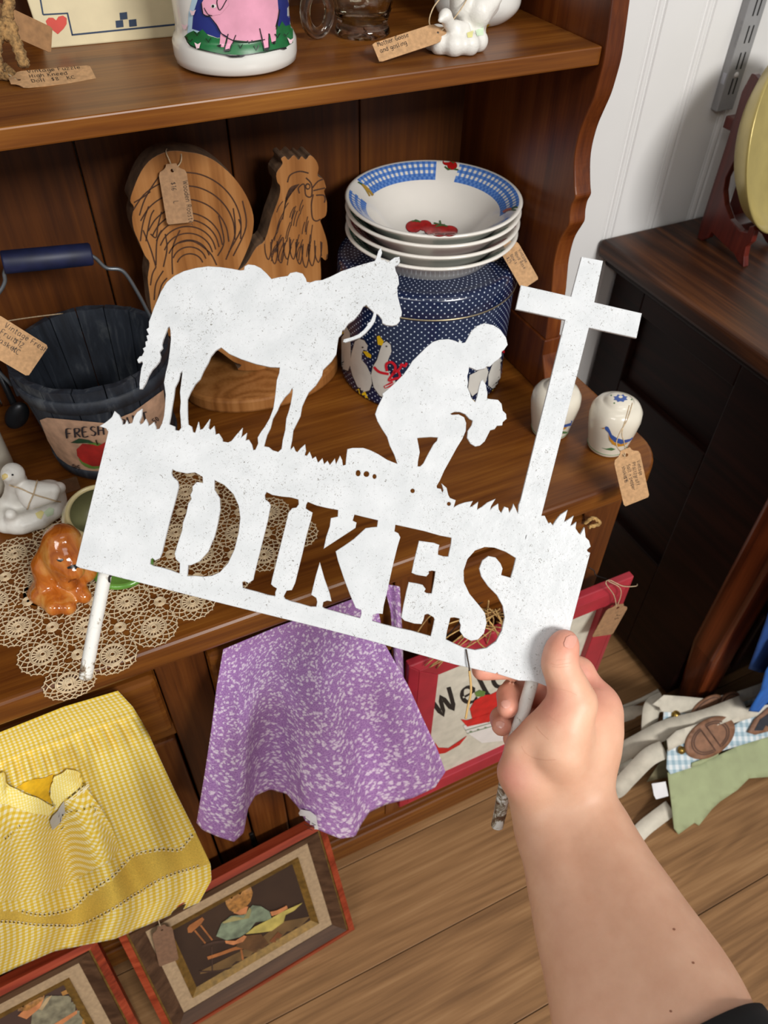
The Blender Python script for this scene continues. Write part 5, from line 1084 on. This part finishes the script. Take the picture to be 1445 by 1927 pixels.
def fy(px, py, u, v):
    y = .448-.040*smooth(0, .45, v)-.012*smooth(.4, 1, v)
    y -= (.017*math.sin(u*17+.3+1.2*v)+.008*math.sin(u*34+1+2.5*v))*smooth(.1, .6, v)*(1-.7*smooth(.9, 1, u))
    y += .020*math.exp(-((u-.80+.10*(1-v))/.045)**2)*smooth(.1, .3, v)*(1-.5*smooth(.6, 1, v))
    y -= .0035*math.sin(u*110+3*math.sin(9*u))*math.exp(-((v-.19)/.05)**2)-.003*math.exp(-((v-.13)/.012)**2)
    return PY(px, py, y)
def yband(u, v):
    p = Gy[min(79, int(round(v*79))), min(89, int(round(u*89)))]; a = np.interp(p[0], r1[:, 0], r1[:, 1]); b = np.interp(p[0], r2[:, 0], r2[:, 1]); return 1 if a < p[1] < b else 0
yo = cloth('skirt', Gy, fy, [YG, YB2], ya, (.30, .42), yband)
ybv = bvh_of(yo); Y_ = lambda L: cr(L, 2.979, 0, 1280)
YP = gingham('yellow_gingham_pocket', (212, 174, 38), (218, 192, 92), (228, 218, 184), .0056, 'XZ', .62); YD = M((222, 172, 20), .9, var=.08, vs=200); YR = gingham('yellow_stripe_ruffle', (232, 218, 150), (230, 206, 96), (236, 226, 170), .0034, 'XZ', 1.0)
pk = paint('pocket', [(Y_([(-330, 560), (-200, 640), (0, 520), (40, 560), (90, 600), (200, 660), (290, 700), (275, 640), (300, 545), (370, 490), (430, 520), (490, 580), (560, 680), (620, 790), (665, 940), (600, 1010), (450, 1100), (300, 1170), (150, 1215), (0, 1230), (-200, 1240), (-330, 1180)]), YP, 0)], ybv, ya, 9, .003)
paint('pocket_opening', [(Y_([(90, 595), (160, 560), (250, 540), (300, 520), (290, 560), (265, 625), (285, 690), (210, 655)]), YD, 0)], ybv, ya, 7, .0016)
paint('pocket_ruffle', [(Y_([(262, 640), (272, 570), (310, 520), (370, 488), (430, 520), (490, 585), (470, 600), (400, 625), (350, 670), (300, 700)]), YR, 0), (Y_([(60, 560), (110, 615), (190, 650), (270, 700), (250, 750), (180, 735), (90, 700), (20, 690), (-60, 690), (-60, 560), (10, 510)]), YR, 0)], ybv, ya, 7, .0046)
HO = M((84, 66, 20), .9, var=0); HW = M((236, 228, 196), .9, var=0)
def dash_row(L, n, w_=5.2):
    it = []
    P = resample(spline([np.array(p, float) for p in L], 6), n*2)
    for i in range(n):
        a, b = P[2*i], P[min(2*i+1, len(P)-1)]; c = (a+b)/2; d = (b-a)/np.linalg.norm(b-a); m_ = np.array([-d[1], d[0]])
        it.append((Y_([c-d*5.5+m_*w_*.9, c+d*3+m_*w_*.9, c+d*5.5-m_*w_*.9, c-d*3-m_*w_*.9]), HO, 0))
        it.append((Y_([c+m_*w_*1.0-d*7, c+m_*w_*1.0+d*4, c+m_*w_*1.8+d*4, c+m_*w_*1.8-d*7]), HW, 1)); it.append((Y_([c-m_*w_*1.8-d*4, c-m_*w_*1.8+d*7, c-m_*w_*1.0+d*7, c-m_*w_*1.0-d*4]), HW, 1))
    o_ = paint('openwork_stitching', it, ybv, ya, 12, .0008 if n > 20 else .0054)
    if o_: o_['kind'] = 'stuff'
dash_row([(120, 1290), (250, 1310), (400, 1275), (500, 1190), (640, 1085), (740, 980), (880, 945), (1000, 945), (1080, 860)], 46)
dash_row([(0, 1350), (100, 1355), (250, 1370), (430, 1370), (560, 1320), (760, 1195), (900, 1110), (1040, 1060), (1115, 1035)], 52)
dash_row([(390, 640), (430, 605), (480, 590)], 6, 4); dash_row([(390, 715), (480, 705), (560, 700)], 8, 3); dash_row([(0, 880), (60, 830), (110, 790)], 7, 4)
GTAG = M((176, 172, 166), .6, var=.04)
paint('paper_price_label', [(Y_([(250, 778), (268, 745), (375, 648), (385, 715), (265, 828)]), GTAG, 0)]+[(Y_(ribbon2([np.array(a, float), np.array(b, float)], 4)), INK, 1) for a, b in (((285, 775), (310, 755)), ((300, 745), (330, 725)), ((330, 735), (372, 700)), ((340, 705), (370, 680)), ((290, 800), (330, 765)))], ybv, ya, 8, .0058)
# purple apron
def purple_mat():
    k = NT('purple_leaf_print', .85); uv = k.coord('UV'); vo = k.n('ShaderNodeTexVoronoi'); vo.inputs['Scale'].default_value = 1; vo.inputs['Randomness'].default_value = .8
    wob = k.noise(uv, 160, 2, out='Color'); va = k.n('ShaderNodeVectorMath', operation='MULTIPLY_ADD'); k.l(wob, va.inputs[0]); va.inputs[1].default_value = (.010, .010, 0); k.l(uv, va.inputs[2])
    k.l(k.mapping(va.outputs[0], (165, 120, 1), (0, 0, 0), (0, 0, .5)), vo.inputs['Vector'])
    m_ = k.math('SMOOTHSTEP' if False else 'MINIMUM', k.math('MAXIMUM', k.math('MULTIPLY', k.math('SUBTRACT', .50, vo.outputs['Distance']), 5.0), 0.0), 1.0); vn = k.noise(uv, 420, 2)
    base = k.ramp(vn, [(.35, (144, 96, 162)), (.65, (188, 144, 198))])
    k.col(k.mix(k.math('MULTIPLY', m_, .9), base, (232, 216, 232))); k.bump(k.noise(k.coord(), 900, 2), .12, .0005); return k.m
PUR = purple_mat()
pa = thing('purple_apron', tuple(PY(560, 1190, .44)), 'purple leaf-print cotton apron with scalloped hem hanging from cupboard', 'apron')
Gp = coons([(420, 1222), (520, 1180), (640, 1136), (705, 1112)], [(370, 1548), (382, 1562), (410, 1574), (440, 1584), (458, 1567), (466, 1522), (480, 1497), (508, 1485), (540, 1494), (562, 1520), (575, 1545), (600, 1562), (640, 1578), (668, 1574), (680, 1550), (695, 1528), (725, 1514), (775, 1502), (818, 1482), (838, 1452)], [(420, 1222), (408, 1290), (398, 1370), (386, 1450), (370, 1548)], [(705, 1112), (724, 1212), (768, 1290), (800, 1362), (822, 1408), (838, 1452)], 110, 90)
def fp(px, py, u, v):
    y = .447-.045*smooth(0, .5, v)-.02*smooth(.4, 1, v); y -= .021*math.sin(u*13.5+.4)*smooth(.1, .9, v)+.003*math.sin(u*27+4*v)*smooth(.2, .8, v)
    return PY(px, py, y)
po = cloth('apron_skirt', Gp, fp, PUR, pa, (.34, .50)); pbv = bvh_of(po)
Gt = coons([(722, 1098), (752, 1104)], [(740, 1235), (760, 1290)], [(722, 1098), (735, 1150), (740, 1235)], [(752, 1104), (756, 1180), (760, 1290)], 8, 30)
cloth('apron_tie', Gt, lambda px, py, u, v: PY(px, py, .442-.012*v+.004*math.sin(5*u+3*v)), PUR, pa, (.03, .16))
K2 = lambda L: cr(L, 2.7264, 350, 1100)
WT = M((226, 224, 226), .6, var=.03)
paint('paper_price_label', [(K2([(600, 1140), (640, 1146), (668, 1170), (680, 1240), (672, 1276), (585, 1215), (590, 1160)]), WT, 0)]+[(K2(ribbon2([np.array(a, float), np.array(b, float)], 3)), INK, 1) for a, b in (((620, 1165), (640, 1180)), ((615, 1195), (665, 1215)), ((630, 1215), (655, 1226)), ((650, 1190), (668, 1200)))], pbv, pa, 8, .004)
# ================================================================== red framed welcome sign
YS = .424
RD = M((164, 38, 52), .5, var=.1, vs=25); RDP = M((206, 200, 184), .7, var=.06, vs=60)
c0 = PY(773, 1257, YS); c1 = PY(1196, 1091, YS); c2 = PY(748, 1527, YS); x0, x1, z1, z0 = c0[0], c1[0], (c0[2]+c1[2])/2, c2[2]
rs = thing('welcome_sign', ((x0+x1)/2, YS+.01, z0), 'red framed welcome plaque with painted apple in a bowl, hanging on cupboard', 'sign')
def frame_ring(name, o_, i_, y0_, y1_, yb, mat, parent):
    """mitred moulding between outer rect o_ and inner rect i_ (x0,z0,x1,z1): front depth y0_ at the outer edge, y1_ at the inner, back yb"""
    def rc(r, y): return [(r[0], y, r[1]), (r[2], y, r[1]), (r[2], y, r[3]), (r[0], y, r[3])]
    for i in range(4):
        j = (i+1) % 4
        A = [rc(o_, y0_)[i], rc(o_, y0_)[j], rc(i_, y1_)[j], rc(i_, y1_)[i], rc(o_, yb)[i], rc(o_, yb)[j], rc(i_, yb)[j], rc(i_, yb)[i]]
        fixn(bevel(ob(name, A, BF, mat, parent), .0012))
m_ = .040
frame_ring('frame_bar', (x0, z0, x1, z1), (x0+.012, z0+.012, x1-.012, z1-.012), YS+.004, YS, YS+.014, RD, rs)
frame_ring('frame_bar', (x0+.012, z0+.012, x1-.012, z1-.012), (x0+m_, z0+m_, x1-m_, z1-m_), YS, YS+.001, YS+.014, RD, rs)
pnl = box('panel', (x0+m_-.002, YS+.010, z0+m_-.002), (x1-m_+.002, YS+.0135, z1-m_+.002), RDP, rs, 0); pb = bvh_of(pnl)
it = []; px_text('Welcome', [(826, 1350), (950, 1290), (1080, 1222)], 44, 8.5, -.7, M((26, 24, 24), .6, var=0), 1, .04, it)
R2_ = lambda L: cr(L, 2.89, 740, 1060)
AR = M((200, 30, 34), .35, var=.12, vs=60); WB = M((226, 222, 218), .4, var=.03); GL2 = M((96, 128, 62), .5, var=.1); GTR = M((120, 140, 110), .5, var=.05)
for pol, mt, ly in (([(415, 790), (440, 745), (490, 715), (530, 710), (570, 690), (610, 700), (640, 750), (640, 840), (560, 870), (430, 850)], AR, 2), ([(440, 700), (470, 685), (500, 695), (490, 720), (450, 722)], GL2, 3), ([(365, 845), (400, 850), (660, 770), (700, 790), (690, 820), (400, 885)], AR, 3), ([(378, 880), (520, 840), (700, 800), (690, 880), (620, 960), (480, 975), (400, 920)], WB, 2), ([(225, 970), (245, 1000), (300, 1002), (400, 935), (360, 985), (280, 1030), (240, 1035)], AR, 2)): it.append((R2_(pol), mt, ly))
for a, b in (((390, 905), (540, 862)), ((400, 922), (545, 880))): it.append((R2_(ribbon2([np.array(a, float), np.array(b, float)], 4)), GTR, 3))
for x in (420, 460, 500): it.append((R2_(ell(x, 912-(x-420)*.27, 8, 5, n=8)), GTR, 3))
paint('painted_apple_bowl', it, pb, pnl, 10, .0003)
RAF = M((188, 150, 92), .85, var=.2, vs=200); rr_ = random.Random(11); parts = []
for i in range(26):
    a = np.array([925+rr_.uniform(-35, 25), 1160+rr_.uniform(-15, 20)]); b = np.array([rr_.uniform(770, 960), rr_.uniform(1180, 1260)]) if i < 18 else np.array([rr_.uniform(900, 985), rr_.uniform(1150, 1185)])
    md = (a+b)/2+np.array([rr_.uniform(-25, 25), rr_.uniform(-30, 10)])
    y_ = .410+rr_.uniform(-.006, .008); parts.append(tube_vf(spline([PY(*a, y_), PY(*md, y_-.008), PY(*b, y_+.006)], 6), .0009, 4))
V, F = join_vf(parts); rf = ob('raffia_bow', V, F, RAF, rs, True); rf['kind'] = 'stuff'
V, F = rope([PY(1100, 985, .452), PY(1115, 975, .450), PY(1128, 985, .452), PY(1108, 992, .45)], .0022, 3); ob('raffia_knot', V, F, RAF, rs, True)
BWI = M((36, 32, 30), .5, .5, var=0)
tube('hanging_wire', spline([PY(1108, 1068, .455), PY(1118, 1074, .45), PY(1122, 1083, .445), PY(1150, 1092, .44), PY(1160, 1100, .436)], 6), .0007, BWI, rs, 5); tube('hanging_wire', spline([PY(800, 1243, .44), PY(880, 1155, .45), PY(912, 1130, .455)], 6), .0007, BWI, rs, 5)
price_tag(rs, PY(1166, 1137, YS-.008), PY(1133, 1196, YS-.012), .036, (0, -1, .3), [('J 5', 2, -6)], .006, [[PY(1160, 1143, YS-.008), PY(1155, 1120, YS-.006), PY(1140, 1098, YS-.004), PY(1148, 1092, YS+.004), PY(1172, 1103, YS-.004), PY(1196, 1103, YS-.002), PY(1199, 1099, YS+.01)], [PY(1160, 1143, YS-.008), PY(1168, 1120, YS-.006), PY(1165, 1105, YS-.004), PY(1145, 1094, YS-.002)]], mt=M((150, 114, 80), .85, var=.1, vs=200))
# ================================================================== two framed prints leaning on the cupboard
def picture(name, TL, TR_, BL, BRt, label, items):
    TL, TR_, BL, BRt = map(np.array, (TL, TR_, BL, BRt)); ex = TR_-TL; Wd = np.linalg.norm(ex); ex /= Wd; ey = TL-BL; Hh = np.linalg.norm(ey); ey = ey-ex*ey.dot(ex); ey /= np.linalg.norm(ey); ez = np.cross(ex, ey)
    o = thing(name, tuple(BL+ex*Wd/2), label, 'picture', 'framed prints leaning on the cupboard')
    def pt(x, y, d): return BL+ex*x+ey*y+ez*d
    def ring(nm, a, b, d0, d1, mt, back=-.012):
        for i in range(4):
            c = lambda e, d: [pt(e, e, d), pt(Wd-e, e, d), pt(Wd-e, Hh-e, d), pt(e, Hh-e, d)]
            j = (i+1) % 4; A = [c(a, d0)[i], c(a, d0)[j], c(b, d1)[j], c(b, d1)[i], c(a, back)[i], c(a, back)[j], c(b, back)[j], c(b, back)[i]]
            fixn(ob(nm, A, BF, mt, o))
    ring('outer_moulding', 0, .0095, .004, .007, W_RDM); ring('cove_moulding', .0095, .0125, .004, .004, GLDF); ring('cove_moulding', .0125, .030, .007, -.001, W_BRM)
    ring('linen_liner', .030, .048, -.002, -.004, LIN); ring('gold_fillet', .048, .058, -.001, -.006, GLDF)
    c = [pt(.056, .056, -.006), pt(Wd-.056, .056, -.006), pt(Wd-.056, Hh-.056, -.006), pt(.056, Hh-.056, -.006)]; A = c+[p-ez*.004 for p in c]
    p_ = fixn(ob('print', A, BF, items[0], o)); b = bvh_of(p_)
    paint('painted_child', items[1], b, p_, 8, .0003)
    return o
W_RDM = wood('red_moulding', (96, 28, 12), (140, 52, 28), (164, 72, 44), 0, .35, 1, .2); W_BRM = wood('brown_moulding', (56, 36, 24), (76, 52, 36), (96, 68, 48), 0, .45, 1); GLDF = M((128, 98, 46), .4, .4, var=.2, vs=120); LIN = M((164, 138, 106), .85, var=.08, vs=200)
def print_bg(top, bot):
    k = NT('dark_print', .45); f_ = k.noise(k.coord(), 14, 4); k.col(k.ramp(f_, [(.3, top), (.75, bot)])); return k.m
X_ = lambda L: cr(L, 4.9828, 330, 1640)
HAIR = M((150, 104, 52), .5, var=.3, vs=160); FACE = M((186, 120, 76), .5, var=.15, vs=80); SHRT = M((112, 122, 100), .5, var=.25, vs=70); COLR = M((150, 140, 92), .5, var=.15); MAPC = M((178, 160, 84), .5, var=.15, vs=60); CHR = M((150, 92, 50), .5, var=.2); PANT = M((92, 62, 36), .5, var=.25); FLR = M((112, 84, 50), .5, var=.2, vs=20); DKC = M((60, 42, 34), .5, var=.2)
it2 = [(X_([(230, 960), (620, 880), (1320, 520), (1260, 420), (1000, 470), (700, 700), (240, 930)]), FLR, 0), (X_([(110, 530), (130, 500), (250, 425), (270, 445), (240, 490), (150, 570), (118, 572)]), CHR, 1),
       (X_(ribbon2([np.array((180, 550.)), np.array((280, 670.))], 16)), CHR, 1), (X_(ribbon2([np.array((235, 500.)), np.array((345, 640.))], 16)), CHR, 1), (X_(ribbon2(spline([np.array(p, float) for p in [(250, 700), (350, 665), (460, 650)]], 4), 22)), DKC, 1), (X_(ribbon2(spline([np.array(p, float) for p in [(300, 810), (420, 770), (560, 720), (665, 705)]], 4), 30)), CHR, 1), (X_(ribbon2([np.array((615, 730.)), np.array((640, 870.))], 18)), CHR, 1), (X_(ribbon2([np.array((340, 700.)), np.array((345, 930.))], 12)), DKC, 1), (X_(ribbon2(spline([np.array(p, float) for p in [(220, 935), (400, 930), (560, 890)]], 4), 14)), DKC, 1),
       (X_([(640, 600), (800, 580), (880, 680), (900, 720), (800, 770), (700, 740), (560, 700)]), PANT, 2), (X_([(380, 600), (430, 480), (520, 410), (640, 400), (720, 310), (800, 320), (880, 370), (900, 440), (830, 460), (750, 470), (680, 560), (600, 610), (480, 640)]), SHRT, 3), (X_([(435, 470), (540, 412), (640, 430), (690, 330), (710, 350), (690, 430), (560, 455), (450, 480)]), COLR, 4),
       (X_([(655, 580), (740, 510), (880, 440), (1000, 370), (1190, 285), (1110, 360), (1030, 400), (1010, 470), (900, 550), (780, 568)]), MAPC, 4), (X_([(460, 640), (560, 640), (640, 590), (665, 600), (630, 650), (540, 680), (470, 665)]), FACE, 5), (X_([(885, 370), (950, 355), (1040, 310), (1050, 340), (960, 390), (900, 410)]), FACE, 5), (X_([(540, 380), (600, 330), (680, 320), (660, 390), (600, 400)]), FACE, 4),
       (X_([(470, 300), (465, 220), (500, 150), (570, 112), (650, 108), (705, 135), (722, 190), (700, 270), (660, 320), (600, 350), (560, 380), (500, 350)]), HAIR, 6), (X_([(880, 650), (960, 560), (1000, 590), (930, 690)]), M((120, 70, 40), .5), 2)]
TRp = PY(622, 1548, .430); TLp = PY(204, 1728, .430); zt = (TRp[2]+TLp[2])/2; xr, xl = TRp[0]-.003, TLp[0]+.01
yb_ = .346
picture('framed_print', (xl, .416, zt), (xr, .437, zt), (xl, .328, .003), (xr, .349, .003), 'framed print of a boy reading a map on a chair, leaning on the cupboard', (print_bg((44, 30, 24), (62, 44, 32)), it2))
Z_ = lambda L: cr(L, 4.8167, 0, 1740)
it1 = [(Z_([(880, 690), (1060, 690), (1200, 900), (700, 1000), (850, 800)]), M((140, 98, 62), .5, var=.15, vs=30), 0), (Z_(ribbon2(spline([np.array(p, float) for p in [(560, 625), (650, 590), (760, 575), (840, 600), (870, 650), (840, 760), (760, 880), (700, 960)]], 5), 38)), M((158, 112, 58), .5, var=.15), 1),
       (Z_([(290, 800), (330, 770), (420, 640), (480, 640), (620, 640), (700, 650), (760, 720), (760, 800), (740, 900), (700, 1000), (200, 1000), (280, 900)]), M((124, 118, 96), .5, var=.25, vs=90), 2), (Z_([(480, 900), (720, 755), (730, 775), (560, 900), (500, 950)]), FACE, 3), (Z_([(350, 760), (420, 660), (470, 632), (430, 700), (380, 770)]), M((176, 150, 112), .5), 3), (Z_([(200, 780), (280, 740), (400, 660), (360, 750), (300, 800), (240, 850), (160, 820)]), FACE, 3), (Z_([(75, 720), (110, 630), (180, 560), (290, 530), (370, 545), (410, 600), (400, 660), (330, 720), (250, 770), (160, 775), (90, 760)]), HAIR, 4)]
dxp = -.322
picture('framed_print', (xl-.333, .408, zt-.012), (xr-.322, .424, zt-.012), (xl-.333, .322, .003), (xr-.322, .338, .003), 'framed print of a blond child in a curved chair, beneath the yellow apron', (print_bg((62, 46, 42), (74, 54, 46)), it1))
ptg = thing('picture_price_tag', tuple(PY(305, 1760, .40)), 'dull brown kraft tag dangling on string over the framed boy print', 'tag')
price_tag(ptg, PY(303, 1742, .402), PY(318, 1812, .380), .026, (0, -1, .5), [], .004, [[PY(302, 1744, .402), PY(298, 1730, .405), PY(300, 1716, .41)]], mt=M((120, 88, 66), .85, var=.1, vs=200))
# ================================================================== canvas aprons heaped on the floor beside the chest
CAN = M((208, 200, 184), .9, var=.06, vs=60, bump=.15); SAGE = M((160, 168, 128), .9, var=.05, vs=30); LEA = M((136, 96, 70), .6, var=.12, vs=90); LEAD = M((88, 58, 42), .65, var=.1); BRS = M((150, 122, 60), .3, .9, var=0)
GB = gingham('pale_blue_gingham', (150, 176, 188), (184, 202, 210), (222, 228, 230), .012, 'XY', .3)
def tilt(p0, p1, p2):
    a, b, c = [Vector(p) for p in (p0, p1, p2)]; n = (b-a).cross(c-a).normalized(); u = (b-a).normalized(); v = n.cross(u); L = 1.5
    return BVHTree.FromPolygons([a-u*L-v*L, a+u*L-v*L, a+u*L+v*L, a-u*L+v*L], [(0, 1, 2, 3)])
def sheet(name, items, surf, parent, lift, th=.0014, step=14):
    o = paint(name, items, surf, parent, step, lift)
    s_ = o.modifiers.new('solid', 'SOLIDIFY'); s_.thickness = th; s_.offset = 0; return o
def strap(name, L, wd, parent, mat=None):
    """flat webbing through (px, py, height) points, lying with its face up"""
    P = [np.array(p) for p in spline([PZ(a, b, c) for a, b, c in L], 8)]; V = []
    for i, p in enumerate(P):
        t = P[min(i+1, len(P)-1)]-P[max(i-1, 0)]; s_ = np.cross(t, (0, -.35, 1)); s_ /= np.linalg.norm(s_); V += [p-s_*wd/2, p+s_*wd/2]
    F = [(2*i, 2*i+1, 2*i+3, 2*i+2) for i in range(len(P)-1)]; o = ob(name, V, F, mat or CAN, parent, True); q_ = o.modifiers.new('solid', 'SOLIDIFY'); q_.thickness = .0016; q_.offset = 0; return o
I_ = lambda L: cr(L, 3.6582, 1050, 1150)
fs = tilt(PZ(1255, 1430, .085), PZ(1445, 1340, .085), PZ(1275, 1566, .006)); bs_ = tilt(PZ(1240, 1340, .115), PZ(1445, 1245, .115), PZ(1240, 1480, .03))
ap = thing('canvas_apron', tuple(PZ(1330, 1480, 0)), 'sage green canvas apron with round leather badge and gingham band, lying on floor', 'apron')
sheet('skirt', [(I_([(750, 1110), (905, 1075), (1060, 1010), (1260, 915), (1445, 865), (1700, 760), (1700, 1050), (1445, 1140), (1310, 1150), (1230, 1230), (1080, 1330), (965, 1475), (935, 1455), (825, 1535), (795, 1495), (780, 1350)]), SAGE, 0)], fs, ap, .001)
sheet('skirt_lining', [(I_([(930, 1440), (1080, 1330), (1310, 1160), (1180, 1270), (1000, 1440), (965, 1482)]), SAGE, 0)], fs, ap, -.006)
sheet('gingham_band', [(I_([(745, 950), (860, 890), (1190, 790), (1340, 700), (1445, 660), (1700, 560), (1700, 760), (1445, 860), (1265, 915), (1085, 970), (905, 1075), (765, 1120), (738, 1080)]), GB, 0)], fs, ap, .003)
sheet('waistband', [(I_([(735, 880), (800, 820), (950, 770), (1180, 690), (1330, 650), (1445, 640), (1700, 520), (1700, 580), (1445, 690), (1190, 770), (900, 880), (745, 960)]), CAN, 0)], fs, ap, .005)
sheet('skirt_hem', [(I_([(905, 1040), (960, 1020), (1090, 960), (1085, 985), (950, 1055), (900, 1070)]), SAGE, 0)], fs, ap, .006)
bd = sheet('leather_badge', [(I_(ell(1022, 865, 190, 120, -.62, 40)), LEA, 0)], fs, ap, .008, .003)
def emboss(parent, surf, cx, cy, k_, lift):
    r_ = -.62; its = []
    for s_ in (-1, 1):
        for sc_ in (1.0, .86):
            L = []
            for i in range(15):
                a = math.pi*(-.5+i/14); x = s_*(22+k_*118*sc_*math.cos(a)); y = k_*92*sc_*math.sin(a); L.append(np.array([cx+x*math.cos(r_)-y*math.sin(r_), cy+x*math.sin(r_)+y*math.cos(r_)]))
            L.append(L[0]); its.append((I_(ribbon2(L, 9)), LEAD, 0))
    paint('embossed_line', its, surf, parent, 14, lift)
emboss(bd, fs, 1022, 865, 1.0, .0102)
bd2 = sheet('leather_badge', [(I_([(1280, 830), (1330, 740), (1420, 660), (1600, 590), (1600, 780), (1445, 815), (1330, 845)]), LEA, 0)], fs, ap, .008, .003)
paint('badge_inlay', [(I_([(1320, 815), (1360, 740), (1445, 680), (1580, 620), (1580, 760), (1445, 800), (1400, 780), (1380, 815)]), M((34, 36, 46), .6, var=.2, vs=90), 0)], fs, bd2, 12, .0102)
for (cx, cy), sf, prn, lf in (((825, 950), fs, ap, .009),): 
    h = cast(sf, 1050+cx/3.6582, 1150+cy/3.6582, lf); lathe('brass_snap', [(0, .005), (.004, .0045), (.0065, .002), (.007, 0)], tuple(h), BRS, prn, 20, axis=(-.1, -.5, .85))
strap('strap', [(1250, 1410, .088), (1220, 1425, .085), (1185, 1460, .05), (1160, 1485, .02), (1145, 1478, .012), (1142, 1450, .010), (1168, 1438, .02), (1200, 1450, .03)], .030, ap)
strap('strap', [(1262, 1520, .02), (1235, 1540, .012), (1210, 1560, .006), (1188, 1584, .003)], .026, ap)
pl_ = paint('barcode_label', [(I_([(650, 1190), (745, 1175), (765, 1275), (680, 1298), (665, 1270)]), WT, 0)]+[(I_([(700+i*9, 1192-i*1.5), (704+i*9, 1191-i*1.5), (712+i*9, 1262-i*1.5), (708+i*9, 1263-i*1.5)]), INK, 1) for i in range(5)], fs, ap, 8, -.002)
ap2 = thing('canvas_apron', tuple(PZ(1330, 1350, 0)), 'canvas apron with paired brown leather badges lying behind the sage green one', 'apron')
sheet('gingham_band', [(I_([(725, 680), (900, 650), (1100, 600), (1330, 560), (1600, 420), (1600, 560), (1330, 640), (1180, 690), (800, 830), (740, 880), (720, 760)]), GB, 0)], bs_, ap2, .001)
sheet('waistband', [(I_([(640, 640), (720, 575), (860, 585), (1010, 600), (1200, 560), (1360, 505), (1600, 400), (1600, 480), (1360, 590), (1150, 660), (930, 700), (700, 690), (690, 660)]), CAN, 0)], bs_, ap2, .003)
for cx, cy, rx, ry in ((1005, 650, 120, 52), (1165, 610, 75, 52), (1090, 720, 130, 40)):
    q_ = sheet('leather_badge', [(I_(ell(cx, cy, rx, ry, -.62, 32)), LEA, 0)], bs_, ap2, .006 if cy < 700 else .004, .003)
    paint('embossed_line', [(I_(ribbon2(ell(cx, cy, rx*.78, ry*.7, -.62, 24)+[ell(cx, cy, rx*.78, ry*.7, -.62, 24)[0]], 8)), LEAD, 0)], bs_, q_, 14, .0082 if cy < 700 else .0062)
h = cast(bs_, 1050+800/3.6582, 1150+712/3.6582, .004); lathe('brass_snap', [(0, .006), (.005, .0055), (.008, .002), (.0085, 0)], tuple(h), BRS, ap2, 20, axis=(-.1, -.5, .85))
strap('strap', [(1400, 1325, .115), (1330, 1352, .11), (1255, 1372, .10), (1200, 1400, .07), (1155, 1425, .03), (1130, 1440, .012)], .032, ap2)
strap('strap', [(1250, 1318, .115), (1228, 1330, .11), (1222, 1360, .09), (1220, 1390, .06)], .030, ap2)
strap('strap', [(1230, 1335, .10), (1195, 1340, .05), (1165, 1348, .02), (1140, 1352, .008)], .024, ap2)
strap('strap', [(1240, 1300, .03), (1205, 1318, .02), (1170, 1332, .012)], .008, ap2)
sheet('skirt', [(I_([(740, 880), (1180, 700), (1600, 540), (1600, 900), (1100, 1080), (760, 1150), (700, 1160), (620, 1180), (740, 1000)]), M((120, 112, 84), .9, var=.1), 0)], bs_, ap2, -.004)
# blue aprons hanging from the chest front
BLSHADE = M((22, 66, 132), .85, var=.12, vs=40); BLB = M((40, 106, 196), .85, var=.1, vs=40)  # the darker blue has the upper apron's shade painted into its colour
for nm, T, B, L, R, ys, mt, lb in (('blue_apron', [(1475, 1060), (1640, 990)], [(1408, 1258), (1430, 1266), (1470, 1262), (1600, 1230)], [(1475, 1060), (1440, 1170), (1408, 1258)], [(1640, 990), (1600, 1230)], .374, BLSHADE, 'blue cotton apron with shade painted into its colour, hanging from the dark chest front'),
                                   ('blue_apron', [(1470, 1215), (1600, 1150)], [(1408, 1338), (1445, 1342), (1600, 1290)], [(1470, 1215), (1440, 1262), (1430, 1300), (1408, 1338)], [(1600, 1150), (1600, 1290)], .345, BLB, 'bright blue cotton apron draped just above the canvas aprons')):
    ba = thing(nm, tuple(PY(1480, 1240, ys)), lb, 'apron'); Gb = coons(T, B, L, R, 30, 30)
    cloth('apron_skirt', Gb, lambda px, py, u, v: PY(px, py, ys-.012*math.sin(u*19+.8)*(.3+.7*v)), mt, ba, (.2, .2))
